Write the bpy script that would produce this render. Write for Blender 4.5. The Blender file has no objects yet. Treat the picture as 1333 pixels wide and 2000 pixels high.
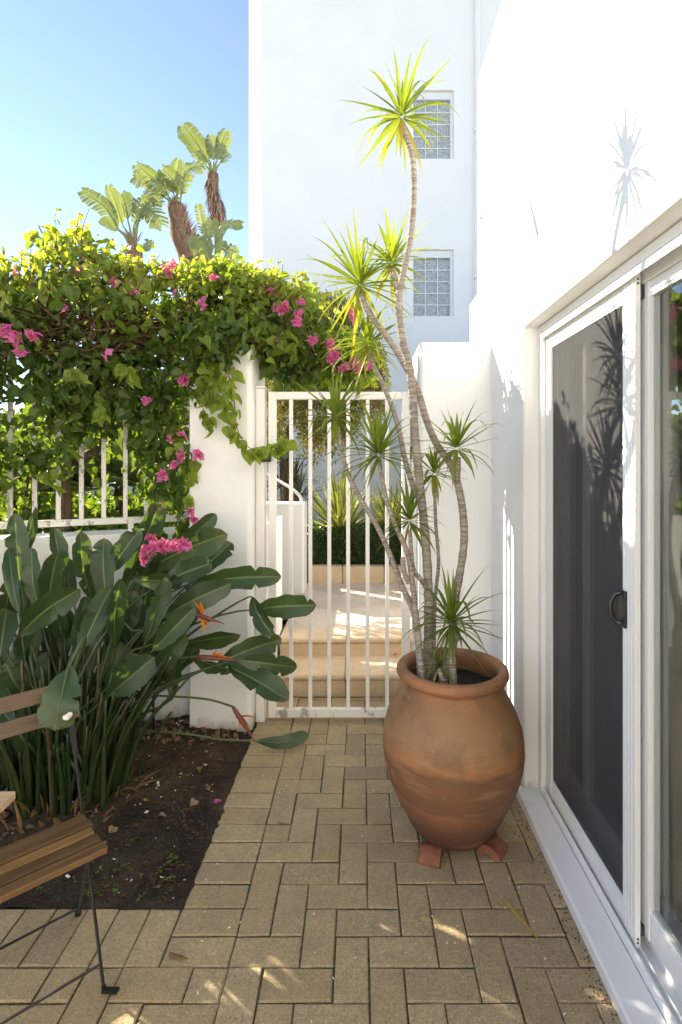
import bpy, math, random
from mathutils import Vector, Matrix, noise as mnoise

R = random.Random(7)
sc = bpy.context.scene
COL = sc.collection
rad = math.radians

# ------------------------------------------------------------------ camera
H = 1.58            # eye height
F = 1040.0          # focal length in photo pixels (photo is 1333 x 2000)
CX, CY = 705.0, 903.0
cam = bpy.data.cameras.new("camera")
cam.sensor_fit = 'VERTICAL'
cam.sensor_height = 36.0
cam.sensor_width = 24.0
cam.lens = F / 2000.0 * 36.0
cam.shift_x = -(CX - 666.5) / 2000.0
cam.shift_y = -(1000.0 - CY) / 2000.0
cam.clip_start = 0.05
cam.clip_end = 600
camo = bpy.data.objects.new("camera", cam)
COL.objects.link(camo)
camo.location = (0, 0, H)
camo.rotation_euler = (rad(90), 0, 0)
sc.camera = camo

# ------------------------------------------------------------------ light
TO_SUN = Vector((-0.735, 0.475, 0.492)).normalized()
ELEV = math.asin(TO_SUN.z)
AZ = math.atan2(TO_SUN.x, TO_SUN.y)
world = bpy.data.worlds.new("World")
sc.world = world
world.use_nodes = True
wn = world.node_tree
bg = wn.nodes["Background"]
sky = wn.nodes.new("ShaderNodeTexSky")
sky.sky_type = 'NISHITA'
sky.sun_disc = False
sky.sun_elevation = ELEV
sky.sun_rotation = AZ
sky.air_density = 0.6
sky.dust_density = 0.0
sky.ozone_density = 1.0
wn.links.new(sky.outputs[0], bg.inputs[0])
bg.inputs[1].default_value = 0.12
sun = bpy.data.lights.new("sun", 'SUN')
sun.energy = 4.2
sun.angle = rad(0.5)
sun.color = (1.0, 0.95, 0.86)
suno = bpy.data.objects.new("sun", sun)
COL.objects.link(suno)
suno.rotation_euler = (-TO_SUN).to_track_quat('-Z', 'Y').to_euler()

sc.view_settings.view_transform = 'Standard'
sc.view_settings.look = 'None'
sc.view_settings.exposure = 1.9
sc.view_settings.gamma = 1.0
sc.view_settings.use_white_balance = True
sc.view_settings.white_balance_temperature = 7550
sc.view_settings.white_balance_tint = 10
sc.render.engine = 'CYCLES'
sc.cycles.max_bounces = 10
sc.cycles.diffuse_bounces = 5
sc.cycles.transparent_max_bounces = 16
sc.cycles.caustics_reflective = False
sc.cycles.caustics_refractive = False

# ------------------------------------------------------------------ helpers
def P(px, py, Y):
    "point of the place at distance Y that the photo shows at (px, py)"
    return Vector(((px - CX) / F * Y, Y, H - (py - CY) / F * Y))
def U(px, Y):
    return px / F * Y
def G(px, py, z=0.0):
    Y = F * (H - z) / (py - CY)
    return Vector(((px - CX) / F * Y, Y, z))
def ran(a, b): return R.uniform(a, b)
def rvec():
    while True:
        v = Vector((ran(-1, 1), ran(-1, 1), ran(-1, 1)))
        if 0.05 < v.length < 1: return v.normalized()

ORG = {}
def org(o): return ORG.get(o.name, Vector((0, 0, 0)))
def tag(o, label, cat=None, group=None, kind=None):
    if label: o['label'] = label
    if cat: o['category'] = cat
    if group: o['group'] = group
    if kind: o['kind'] = kind
    return o
def thing(name, label, cat, loc, group=None):
    o = bpy.data.objects.new(name, None)
    COL.objects.link(o)
    o.location = loc
    o.empty_display_size = 0.1
    ORG[o.name] = Vector(loc)
    return tag(o, label, cat, group)
def copy_tree(o, parent=None):
    c = o.copy(); COL.objects.link(c); c.parent = parent
    ORG[c.name] = org(o).copy()
    for ch in list(o.children): copy_tree(ch, c)
    return c

class MB:
    def __init__(s):
        s.v = []; s.f = []; s.c = []
    def add(s, vs, fs, col=(0, 0, 0)):
        n = len(s.v)
        s.v += [tuple(v) for v in vs]
        if isinstance(col, list): s.c += col
        else: s.c += [col] * len(vs)
        s.f += [tuple(i + n for i in f) for f in fs]
    def box(s, x0, x1, y0, y1, z0, z1, col=(0, 0, 0)):
        s.add([(x0,y0,z0),(x1,y0,z0),(x1,y1,z0),(x0,y1,z0),(x0,y0,z1),(x1,y0,z1),(x1,y1,z1),(x0,y1,z1)],
              [(0,3,2,1),(4,5,6,7),(0,1,5,4),(1,2,6,5),(2,3,7,6),(3,0,4,7)], col)
        return s
    def obox(s, c, ax, ay, az, col=(0, 0, 0)):
        "box from centre and three half axes"
        c, ax, ay, az = Vector(c), Vector(ax), Vector(ay), Vector(az)
        vs = [c + i*ax + j*ay + k*az for k in (-1, 1) for (i, j) in ((-1,-1),(1,-1),(1,1),(-1,1))]
        s.add(vs, [(0,3,2,1),(4,5,6,7),(0,1,5,4),(1,2,6,5),(2,3,7,6),(3,0,4,7)], col)
        return s
    def prism(s, poly, axis, a, b, col=(0,0,0)):
        "extrude polygon (2d) along axis 'x' or 'z' from a to b"
        n = len(poly)
        def mk(p, t):
            return (t, p[0], p[1]) if axis == 'x' else ((p[0], p[1], t) if axis == 'z' else (p[0], t, p[1]))
        vs = [mk(p, a) for p in poly] + [mk(p, b) for p in poly]
        fs = [tuple(range(n))[::-1], tuple(range(n, 2*n))]
        fs += [(i, (i+1) % n, (i+1) % n + n, i + n) for i in range(n)]
        s.add(vs, fs, col); return s
    def tube(s, pts, rr, n=8, col=(0, 0, 0), cap=True, bump=None):
        pts = [Vector(p) for p in pts]
        if not isinstance(rr, (list, tuple)): rr = [rr] * len(pts)
        up = Vector((0.13, 0.9, 0.2)).normalized()
        vs = []; m = len(pts)
        for i, p in enumerate(pts):
            d = (pts[min(i+1, m-1)] - pts[max(i-1, 0)])
            if d.length < 1e-6: d = Vector((0, 0, 1))
            d.normalize()
            a = d.cross(up)
            if a.length < 0.05: a = d.cross(Vector((1, 0, 0)))
            a.normalize(); b = d.cross(a)
            for k in range(n):
                t = 2*math.pi*k/n
                r = rr[i] * (1 + (bump(i, k) if bump else 0))
                vs.append(p + (a*math.cos(t) + b*math.sin(t))*r)
        fs = [(i*n+k, i*n+(k+1) % n, (i+1)*n+(k+1) % n, (i+1)*n+k) for i in range(m-1) for k in range(n)]
        if cap:
            fs += [tuple(range(n))[::-1], tuple((m-1)*n+k for k in range(n))]
        s.add(vs, fs, col); return s
    def lathe(s, prof, c, n=64, col=(0, 0, 0), wob=None):
        vs = []; m = len(prof)
        for j, (r, z) in enumerate(prof):
            for k in range(n):
                t = 2*math.pi*k/n
                q = r + (wob(t, z) if wob and r > .01 else 0)
                vs.append((c[0]+q*math.cos(t), c[1]+q*math.sin(t), c[2]+z))
        fs = [(j*n+k, j*n+(k+1) % n, (j+1)*n+(k+1) % n, (j+1)*n+k) for j in range(m-1) for k in range(n)]
        s.add(vs, fs, col); return s
    def build(s, name, mat, parent=None, smooth=False, bevel=0, bseg=2, label=None, solid=0):
        o0 = org(parent) if parent is not None else Vector((0, 0, 0))
        me = bpy.data.meshes.new(name)
        me.from_pydata([(v[0]-o0.x, v[1]-o0.y, v[2]-o0.z) for v in s.v], [], s.f)
        at = me.color_attributes.new("tint", 'FLOAT_COLOR', 'POINT')
        buf = []
        for c in s.c: buf += [c[0], c[1], c[2], 1.0]
        at.data.foreach_set("color", buf)
        if smooth: me.polygons.foreach_set("use_smooth", [True]*len(me.polygons))
        me.materials.append(mat)
        me.update()
        o = bpy.data.objects.new(name, me)
        COL.objects.link(o)
        if parent is not None:
            o.parent = parent
        ORG[o.name] = o0.copy()
        if bevel:
            m = o.modifiers.new("bevel", 'BEVEL'); m.width = bevel; m.segments = bseg
            m.limit_method = 'ANGLE'; m.angle_limit = rad(40)
            if bseg > 1:
                me.polygons.foreach_set("use_smooth", [True]*len(me.polygons))
                m.harden_normals = True
        if solid:
            m = o.modifiers.new("thick", 'SOLIDIFY'); m.thickness = solid; m.offset = 0
        if label: o['label'] = label
        return o

def spline(pts, n=6):
    "Catmull-Rom through points"
    pts = [Vector(p) for p in pts]
    q = [pts[0]*2 - pts[1]] + pts + [pts[-1]*2 - pts[-2]]
    out = []
    for i in range(1, len(q)-2):
        for k in range(n):
            t = k/n
            a, b, c, d = q[i-1], q[i], q[i+1], q[i+2]
            out.append(0.5*((2*b) + (-a+c)*t + (2*a-5*b+4*c-d)*t*t + (-a+3*b-3*c+d)*t**3))
    out.append(pts[-1])
    return out
def lerpl(vals, n):
    out = []
    for i in range(n):
        t = i/(n-1)*(len(vals)-1); k = min(int(t), len(vals)-2)
        out.append(vals[k] + (vals[k+1]-vals[k])*(t-k))
    return out

# ------------------------------------------------------------------ materials
class NT:
    def __init__(s, name):
        s.m = bpy.data.materials.new(name); s.m.use_nodes = True
        s.t = s.m.node_tree; s.n = s.t.nodes; s.n.clear()
        s.out = s.n.new("ShaderNodeOutputMaterial")
    def node(s, typ, **kw):
        nd = s.n.new(typ)
        for k, v in kw.items(): setattr(nd, k, v)
        return nd
    def link(s, a, b): s.t.links.new(a, b)
    def coord(s, scale=(1, 1, 1)):
        tc = s.node("ShaderNodeTexCoord"); mp = s.node("ShaderNodeMapping")
        mp.inputs['Scale'].default_value = scale
        s.link(tc.outputs['Object'], mp.inputs[0]); return mp.outputs[0]
    def noise(s, vec, scale, detail=5, rough=.6, lo=.35, hi=.65):
        nz = s.node("ShaderNodeTexNoise"); nz.inputs['Scale'].default_value = scale
        nz.inputs['Detail'].default_value = detail; nz.inputs['Roughness'].default_value = rough
        if vec is not None: s.link(vec, nz.inputs['Vector'])
        mr = s.node("ShaderNodeMapRange")
        mr.inputs[1].default_value = lo; mr.inputs[2].default_value = hi
        s.link(nz.outputs[0], mr.inputs[0]); return mr.outputs[0]
    def mix(s, fac, a, b, mode='MIX'):
        mx = s.node("ShaderNodeMix", data_type='RGBA', blend_type=mode)
        for sock, v in ((mx.inputs[0], fac), (mx.inputs[6], a), (mx.inputs[7], b)):
            if isinstance(v, (int, float)): sock.default_value = v
            elif isinstance(v, tuple): sock.default_value = (v[0], v[1], v[2], 1)
            else: s.link(v, sock)
        return mx.outputs[2]
    def math(s, op, a, b=0.0, clamp=False):
        nd = s.node("ShaderNodeMath", operation=op, use_clamp=clamp)
        for sock, v in ((nd.inputs[0], a), (nd.inputs[1], b)):
            if isinstance(v, (int, float)): sock.default_value = v
            else: s.link(v, sock)
        return nd.outputs[0]
    def tint(s):
        at = s.node("ShaderNodeAttribute", attribute_name="tint")
        sp = s.node("ShaderNodeSeparateColor"); s.link(at.outputs['Color'], sp.inputs[0])
        return sp.outputs
    def bump(s, h, strength, dist=.01, normal=None):
        b = s.node("ShaderNodeBump"); b.inputs['Strength'].default_value = strength
        b.inputs['Distance'].default_value = dist; s.link(h, b.inputs['Height'])
        if normal is not None: s.link(normal, b.inputs['Normal'])
        return b.outputs[0]
    def pbr(s, col, rough=.6, metal=0, spec=.5, normal=None, coat=0):
        p = s.node("ShaderNodeBsdfPrincipled")
        if isinstance(col, tuple): p.inputs['Base Color'].default_value = (*col, 1)
        else: s.link(col, p.inputs['Base Color'])
        if isinstance(rough, (int, float)): p.inputs['Roughness'].default_value = rough
        else: s.link(rough, p.inputs['Roughness'])
        p.inputs['Metallic'].default_value = metal
        p.inputs['Specular IOR Level'].default_value = spec
        p.inputs['Coat Weight'].default_value = coat
        if normal is not None: s.link(normal, p.inputs['Normal'])
        return p
    def done(s, sh):
        s.link(sh.outputs[0], s.out.inputs[0]); return s.m

def plaster(name, c=(.80, .80, .79), dirt=.0, rough=.85, bstr=.5, splash=False):
    t = NT(name); v = t.coord()
    big = t.noise(v, 1.3, 4, .6, .4, .75)
    fine = t.noise(v, 90, 6, .6, .2, .8)
    med = t.noise(v, 9, 5, .6, .3, .7)
    col = t.mix(big, c, tuple(x*.955 for x in c))
    if dirt:
        d = t.noise(v, 5.5, 8, .75, .60, .72)
        col = t.mix(t.math('MULTIPLY', d, dirt), col, (.42, .38, .32))
    if splash:
        tc = t.node("ShaderNodeTexCoord"); sp = t.node("ShaderNodeSeparateXYZ"); t.link(tc.outputs['Object'], sp.inputs[0])
        mr = t.node("ShaderNodeMapRange"); mr.inputs[1].default_value = .0; mr.inputs[2].default_value = .16
        mr.inputs[3].default_value = 1; mr.inputs[4].default_value = 0
        t.link(sp.outputs[2], mr.inputs[0])
        k1 = t.math('ADD', mr.outputs[0], t.noise(v, 12, 7, .75, .2, .8)); k2 = t.math('SUBTRACT', k1, .95, True)
        col = t.mix(t.math('MULTIPLY', k2, 1.6, True), col, (.34, .27, .19))
    h = t.math('ADD', t.math('MULTIPLY', fine, .25), t.math('MULTIPLY', med, .75))
    return t.done(t.pbr(col, rough, 0, .3, t.bump(h, bstr, .004)))

def painted(name, c, wear, wc=(.36, .33, .30), rough=.45, scale=22):
    t = NT(name); v = t.coord((1, 1, .6))
    d = t.noise(v, scale, 8, .7, 1-wear, 1-wear+.04)
    fine = t.noise(v, 160, 3)
    col = t.mix(d, c, wc)
    col = t.mix(t.math('MULTIPLY', t.noise(v, 3.5, 4, .6, .45, .8), .18), col, (.6, .57, .5))
    h = t.math('SUBTRACT', t.math('MULTIPLY', fine, .2), d)
    return t.done(t.pbr(col, rough, 0, .45, t.bump(h, .25, .002)))

def simple(name, c, rough=.5, metal=0, spec=.5, var=.15, scale=20, bstr=.0, coat=0, stretch=(1, 1, 1)):
    t = NT(name); v = t.coord(stretch)
    f = t.noise(v, scale, 5)
    col = t.mix(f, c, tuple(x*(1-var) for x in c))
    nm = t.bump(f, bstr, .004) if bstr else None
    return t.done(t.pbr(col, rough, metal, spec, nm, coat))

def leafmat(name, a, b, c, rib, trans=.45, rough=.4, tcol=1.6, spec=.4, vein=0, back=None, nscale=14):
    "R: a->b, G: ->c (old, dry or edge), B: midrib"
    t = NT(name); s = t.tint(); v = t.coord()
    nz = t.noise(v, nscale, 4, .6, .3, .7)
    col = t.mix(s[0], a, b)
    col = t.mix(s[1], col, c)
    col = t.mix(t.math('MULTIPLY', nz, .35), col, tuple(x*.55 for x in a))
    col = t.mix(s[2], col, rib)
    if back:
        geo = t.node("ShaderNodeNewGeometry")
        col = t.mix(t.math('MULTIPLY', geo.outputs['Backfacing'], .5), col, back)
    nm = t.bump(t.noise(v, vein or 60, 3), .25, .003)
    p = t.pbr(col, rough, 0, spec, nm)
    tr = t.node("ShaderNodeBsdfTranslucent")
    tc = t.mix(1.0, col, (tcol*1.15, tcol*1.1, tcol*.35), 'MULTIPLY')
    t.link(tc, tr.inputs[0])
    mx = t.node("ShaderNodeMixShader"); mx.inputs[0].default_value = trans
    t.link(p.outputs[0], mx.inputs[1]); t.link(tr.outputs[0], mx.inputs[2])
    return t.done(mx)

def woodmat(name, a, b, ang, scale=1.0, rough=.5):
    t = NT(name); s = t.tint()
    tc = t.node("ShaderNodeTexCoord"); mp = t.node("ShaderNodeMapping")
    mp.vector_type = 'POINT'
    mp.inputs['Rotation'].default_value = (0, 0, ang)
    t.link(tc.outputs['Object'], mp.inputs[0])
    mp2 = t.node("ShaderNodeMapping"); mp2.inputs['Scale'].default_value = (4*scale, 130*scale, 130*scale)
    t.link(mp.outputs[0], mp2.inputs[0])
    g = t.noise(mp2.outputs[0], 1.6, 6, .65, .35, .65)
    g2 = t.noise(mp2.outputs[0], .5, 3, .5, .3, .7)
    col = t.mix(s[0], a, b)
    col = t.mix(t.math('MULTIPLY', g, .8), col, tuple(x*.40 for x in a))
    col = t.mix(t.math('MULTIPLY', g2, .3), col, tuple(min(1, x*1.2) for x in b))
    return t.done(t.pbr(col, rough, 0, .4, t.bump(g, .3, .002)))

WHITE = plaster("white_plaster", (.80, .80, .79), splash=True)
WHITE_FAR = plaster("building_plaster", (.88, .865, .85), bstr=.4)
WHITE_DIRTY = plaster("low_wall_plaster", (.78, .78, .77), dirt=.22, splash=True)
ALU = simple("white_aluminium", (.80, .81, .82), .3, 0, .5, .04, 4)
SILL = plaster("painted_sill", (.74, .75, .77), dirt=.25, rough=.5, bstr=.1)
FENCE_PAINT = painted("weathered_fence_paint", (.74, .72, .69), .46)
GATE_PAINT = painted("gate_paint", (.80, .78, .76), .30, (.42, .41, .40), .4, 9)
GATE_BOT = painted("gate_rail_paint", (.76, .74, .72), .46, (.34, .33, .32), .45, 14)
BLACK_METAL = simple("black_metal", (.02, .02, .022), .38, .3, .5, .3, 30)
BLACK_PLASTIC = simple("black_plastic", (.018, .018, .02), .3, 0, .5, .2, 30)
SCREW = simple("dark_screw", (.10, .05, .04), .5)
RUBBER = simple("rubber", (.03, .035, .04), .6)

def m_paver():
    t = NT("concrete_paver"); s = t.tint(); v = t.coord()
    col = t.mix(s[0], (.43, .325, .19), (.52, .41, .25))
    col = t.mix(s[1], col, (.36, .27, .18))
    col = t.mix(t.math('MULTIPLY', t.noise(v, 7, 6, .7, .42, .70), .5), col, (.25, .20, .135))
    col = t.mix(t.math('MULTIPLY', t.noise(v, 120, 4, .7, .42, .62), .6), col, (.22, .165, .095))
    col = t.mix(t.math('MULTIPLY', t.noise(v, 32, 5, .7, .45, .7), .35), col, (.24, .19, .12))
    col = t.mix(t.noise(v, 210, 2, .5, .66, .70), col, (.62, .56, .46))
    col = t.mix(t.math('MULTIPLY', t.noise(v, 160, 2, .5, .69, .72), .8), col, (.05, .045, .04))
    h = t.math('ADD', t.noise(v, 260, 4, .7, .2, .8), t.math('MULTIPLY', t.noise(v, 40, 3), .6))
    return t.done(t.pbr(col, .88, 0, .25, t.bump(h, .8, .003)))
PAVER = m_paver()
def m_soil(name, a, b, c):
    t = NT(name); v = t.coord()
    col = t.mix(t.noise(v, 2.3, 4, .6, .42, .6), a, b)
    col = t.mix(t.noise(v, 120, 5, .7, .45, .7), col, tuple(x*.35 for x in a))
    col = t.mix(t.noise(v, 300, 2, .5, .64, .68), col, c)
    h = t.math('ADD', t.noise(v, 90, 7, .75, .2, .8), t.math('MULTIPLY', t.noise(v, 14, 4), .8))
    return t.done(t.pbr(col, .95, 0, .2, t.bump(h, 1.0, .012)))
SOIL = m_soil("bed_soil", (.036, .029, .023), (.12, .09, .063), (.22, .18, .14))
JOINT = m_soil("joint_sand", (.11, .088, .058), (.16, .125, .08), (.3, .26, .2))
GROUND = m_soil("outer_ground", (.30, .26, .20), (.38, .33, .26), (.5, .45, .38))
def m_stone(name, a, b, pit=.5, grid=False):
    t = NT(name); v = t.coord(); s = t.tint()
    col = t.mix(t.noise(v, 3.5, 6, .65, .35, .65), a, b)
    col = t.mix(s[0], col, tuple(x*.8 for x in a))
    col = t.mix(t.math('MULTIPLY', t.noise(v, 55, 6, .75, .52, .7), pit), col, (.22, .13, .07))
    h = t.math('SUBTRACT', t.noise(v, 30, 5), t.noise(v, 70, 5, .7, .6, .7))
    return t.done(t.pbr(col, .8, 0, .3, t.bump(h, .6, .006)))
STONE = m_stone("sandstone", (.62, .47, .31), (.72, .58, .42))
TILE = m_stone("terrace_stone", (.66, .56, .47), (.74, .63, .53), .3)
def m_terracotta():
    t = NT("terracotta")
    tc = t.node("ShaderNodeTexCoord"); sp = t.node("ShaderNodeSeparateXYZ"); t.link(tc.outputs['Object'], sp.inputs[0])
    v = t.coord(); vz = t.coord((1.2, 1.2, 7)); vf = t.coord((3, 3, 60))
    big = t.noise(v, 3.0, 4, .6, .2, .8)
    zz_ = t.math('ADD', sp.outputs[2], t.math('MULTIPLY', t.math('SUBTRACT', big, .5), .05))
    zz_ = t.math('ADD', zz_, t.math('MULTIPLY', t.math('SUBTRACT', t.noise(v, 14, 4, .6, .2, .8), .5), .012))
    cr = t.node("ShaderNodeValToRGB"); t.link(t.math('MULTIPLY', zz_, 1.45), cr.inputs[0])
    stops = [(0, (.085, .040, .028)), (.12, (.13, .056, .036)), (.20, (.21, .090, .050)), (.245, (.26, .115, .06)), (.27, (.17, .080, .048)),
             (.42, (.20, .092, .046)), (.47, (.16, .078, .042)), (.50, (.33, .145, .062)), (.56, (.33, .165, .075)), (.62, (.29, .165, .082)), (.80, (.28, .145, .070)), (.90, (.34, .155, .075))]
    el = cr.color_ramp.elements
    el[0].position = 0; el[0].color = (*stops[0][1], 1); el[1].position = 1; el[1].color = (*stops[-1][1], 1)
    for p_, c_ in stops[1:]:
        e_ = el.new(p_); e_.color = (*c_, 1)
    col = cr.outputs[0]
    col = t.mix(t.math('MULTIPLY', t.noise(v, 5.1, 6, .62, .50, .68), .7), col, (.12, .072, .044))
    col = t.mix(t.math('MULTIPLY', t.noise(vz, 2.6, 6, .7, .54, .66), .35), col, (.42, .26, .14))
    col = t.mix(t.math('MULTIPLY', t.noise(vf, 2, 4), .16), col, (.15, .07, .035))
    salt = t.noise(v, 34, 6, .8, .645, .68)
    col = t.mix(t.math('MULTIPLY', salt, .7), col, (.62, .50, .38))
    h = t.math('ADD', t.math('MULTIPLY', t.noise(vf, 2, 4), .6), t.math('MULTIPLY', t.noise(v, 60, 5), .6))
    return t.done(t.pbr(col, .62, 0, .35, t.bump(h, .28, .003)))
TERRA = m_terracotta()
FOOT = simple("red_clay", (.26, .10, .06), .7, 0, .3, .35, 18, .3)

BARK = simple("brown_bark", (.12, .082, .055), .9, 0, .2, .6, 30, .9, stretch=(1, 1, .3))
TWIG = simple("twig", (.15, .085, .05), .85, 0, .2, .5, 40)
def m_cane():
    t = NT("ringed_grey_cane"); v = t.coord((1, 1, 1))
    vs = t.coord((9, 9, 150))
    n = t.noise(vs, 1.0, 4, .6, .42, .60)
    col = t.mix(n, (.42, .375, .33), (.22, .185, .16))
    col = t.mix(t.math('MULTIPLY', t.noise(v, 6, 4, .6, .4, .7), .35), col, (.33, .27, .23))
    return t.done(t.pbr(col, .85, 0, .2, t.bump(n, .6, .004)))
CANE = m_cane()

BOUG = leafmat("bougainvillea_leaf", (.040, .085, .018), (.26, .33, .05), (.50, .44, .17), (.14, .22, .06), .46, .42, 2.1)
BRACT = leafmat("magenta_bract", (.74, .14, .52), (.84, .32, .68), (.75, .45, .35), (.5, .05, .3), .5, .6, 1.0)
STREL = leafmat("strelitzia_leaf", (.024, .054, .020), (.060, .102, .046), (.17, .12, .06), (.22, .28, .12), .26, .40, 2.2, .5, vein=30, back=(.10, .145, .10), nscale=9)
STALK = leafmat("strelitzia_stalk", (.016, .036, .010), (.045, .072, .022), (.13, .08, .045), (.2, .2, .1), .05, .45, 1.5)
DRAC = leafmat("dragon_leaf", (.085, .145, .028), (.24, .30, .045), (.44, .31, .09), (.28, .34, .10), .42, .42, 1.6)
TREELF = leafmat("tree_leaf", (.075, .11, .022), (.20, .19, .05), (.36, .22, .09), (.2, .2, .1), .4, .55, 1.6)
HEDGE = leafmat("hedge_leaf", (.026, .060, .018), (.09, .15, .04), (.2, .2, .1), (.1, .1, .05), .25, .4, 1.6)
AGAVE = leafmat("agave_leaf", (.10, .155, .075), (.19, .27, .10), (.55, .52, .26), (.2, .3, .12), .25, .45, 1.6)
NICO = leafmat("tall_strelitzia_leaf", (.10, .14, .06), (.20, .24, .11), (.30, .24, .15), (.3, .35, .15), .35, .4, 1.6, .5, nscale=2)
FIBRE = simple("dead_leaf_fibre", (.24, .15, .11), .9, 0, .15, .6, 6, .5, stretch=(4, 4, 1))
DRY = leafmat("dry_leaf", (.13, .065, .03), (.26, .15, .065), (.4, .3, .2), (.3, .2, .1), .2, .7, 1.2)
SPATHE = leafmat("flower_sheath", (.20, .055, .045), (.27, .10, .06), (.08, .12, .04), (.4, .1, .05), .15, .45, 1.2)
ORANGE = leafmat("orange_sepal", (.80, .20, .015), (.85, .30, .02), (.4, .12, .05), (.8, .3, .05), .35, .5, 1.1)
WOOD = woodmat("oiled_acacia_slat", (.060, .032, .015), (.33, .175, .06), rad(-43))
WOOD_GREY = woodmat("weathered_slat", (.13, .085, .055), (.17, .115, .075), rad(-43), 1, .7)
WOOD_TABLE = woodmat("table_wood", (.46, .33, .21), (.55, .40, .26), 0, 1, .55)
BOARD = simple("board_wood", (.14, .085, .05), .8, 0, .2, .4, 20, .4)
TURQ = simple("turquoise_paint", (.05, .32, .30), .5)
BLUE = simple("blue_cloth", (.04, .20, .55), .8)
FLOOR_IN = simple("indoor_floor", (.07, .06, .05), .5, var=.4, scale=3)
WALL_IN = simple("indoor_wall", (.20, .195, .185), .9)
def m_sheer():
    t = NT("sheer_curtain"); v = t.coord()
    p = t.pbr((.85, .85, .82), .9)
    tr = t.node("ShaderNodeBsdfTranslucent"); tr.inputs[0].default_value = (.7, .7, .66, 1)
    a = t.node("ShaderNodeMixShader"); a.inputs[0].default_value = .5
    t.link(p.outputs[0], a.inputs[1]); t.link(tr.outputs[0], a.inputs[2])
    tp = t.node("ShaderNodeBsdfTransparent")
    b = t.node("ShaderNodeMixShader"); b.inputs[0].default_value = .10
    t.link(a.outputs[0], b.inputs[1]); t.link(tp.outputs[0], b.inputs[2])
    return t.done(b)
SHEER = m_sheer()
def m_glass():
    t = NT("door_glass")
    tp = t.node("ShaderNodeBsdfTransparent"); tp.inputs[0].default_value = (.86, .88, .87, 1)
    gl = t.node("ShaderNodeBsdfGlossy"); gl.inputs['Roughness'].default_value = .012
    gl.inputs[0].default_value = (.95, .97, .96, 1)
    fr = t.node("ShaderNodeFresnel"); fr.inputs[0].default_value = 1.55
    f = t.math('ADD', t.math('MULTIPLY', fr.outputs[0], .26), .01, True)
    mx = t.node("ShaderNodeMixShader"); t.link(f, mx.inputs[0])
    t.link(tp.outputs[0], mx.inputs[1]); t.link(gl.outputs[0], mx.inputs[2])
    return t.done(mx)
GLASS = m_glass()
def m_screen():
    t = NT("fly_screen"); v = t.coord()
    p = t.pbr((.076, .078, .080), .8, 0, .1, None)
    tp = t.node("ShaderNodeBsdfTransparent")
    wv = t.noise(t.coord((1, 30, .4)), 3, 4, .6, .2, .8)
    f = t.math('ADD', t.math('MULTIPLY', wv, .12), .42)
    mx = t.node("ShaderNodeMixShader"); t.link(f, mx.inputs[0])
    t.link(p.outputs[0], mx.inputs[1]); t.link(tp.outputs[0], mx.inputs[2])
    return t.done(mx)
SCREEN = m_screen()
def m_block():
    t = NT("glass_block"); v = t.coord()
    n = t.noise(v, 28, 3, .5, .3, .7)
    vo = t.node("ShaderNodeTexVoronoi"); vo.inputs['Scale'].default_value = 22; t.link(v, vo.inputs[0])
    col = t.mix(vo.outputs[0], (.40, .42, .43), (.66, .69, .70))
    return t.done(t.pbr(col, .12, 0, .8, t.bump(t.math('ADD', n, vo.outputs[0]), .9, .03)))
BLOCK = m_block()
FLECK = simple("white_fleck", (.75, .72, .66), .8)
CHIP = simple("bark_chip", (.11, .06, .035), .9, 0, .2, .7, 8)

# ------------------------------------------------------------------ leaf shapes
def strap(mb, base, d, L, w, droop, n=6, fold=.25, r=0.3, g=0.0, gtip=None, edge=False, rib=0.15, side=None):
    d = Vector(d).normalized(); p = Vector(base)
    s = side if side is not None else d.cross(Vector((0, 0, 1)))
    if s.length < .15: s = d.cross(rvec())
    s = s.normalized()
    vs = []; cs = []; fs = []
    cols = 5 if edge else 3
    for i in range(n+1):
        t = i/n
        ww = w*.5*(min(1, .45+t*3) if t < .35 else max(0.02, 1-((t-.35)/.65)**1.4))
        dd = (d + Vector((0, 0, -droop*t*t*1.6))).normalized()
        nrm = s.cross(dd).normalized()
        gg = g if gtip is None else g + (gtip-g)*max(0, (t-.45)/.55)
        for k in range(cols):
            u = -1 + 2*k/(cols-1)
            vs.append(p + s*(ww*u) + nrm*(fold*ww*abs(u)))
            if edge: cs.append((r, 1.0 if abs(u) > .6 else gg, 0))
            else: cs.append((r, gg, rib if k == 1 else 0))
        p = p + dd*(L/n)
    for i in range(n):
        for k in range(cols-1):
            a = i*cols+k
            fs.append((a, a+1, a+cols+1, a+cols))
    mb.add(vs, fs, cs)

HEART = [(0, 0), (.08, .30), (.28, .46), (.5, .40), (.75, .2), (1.0, .0)]
def heart(mb, p, d, nrm, L, r, g=0, curl=.2, wd=1.0):
    d = d.normalized(); s = d.cross(nrm)
    if s.length < .05: return
    s.normalize(); nn = s.cross(d).normalized()
    vs = [p]; cs = [(r, g, .3)]
    for (t, w) in HEART[1:-1]:
        c = p + d*(L*t) - nn*(curl*L*t*t)
        for u in (-1, 0, 1):
            vs.append(c + s*(u*w*L*wd) + nn*(abs(u)*.18*L))
            cs.append((r, g, .28 if u == 0 else 0))
    vs.append(p + d*L - nn*(curl*L)); cs.append((r, g, .0))
    fs = [(0, 2, 1), (0, 3, 2)]
    for i in range(3):
        a = 1+i*3
        fs += [(a, a+1, a+4, a+3), (a+1, a+2, a+5, a+4)]
    fs += [(10, 11, 13), (11, 12, 13)]
    mb.add(vs, fs, cs)
def smleaf(mb, p, d, s, L, w, r, g=0):
    vs = [p, p + d*(L*.5) + s*(w*.5), p + d*L, p + d*(L*.5) - s*(w*.5)]
    mb.add(vs, [(0, 1, 2, 3)], (r, g, 0))

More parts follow.
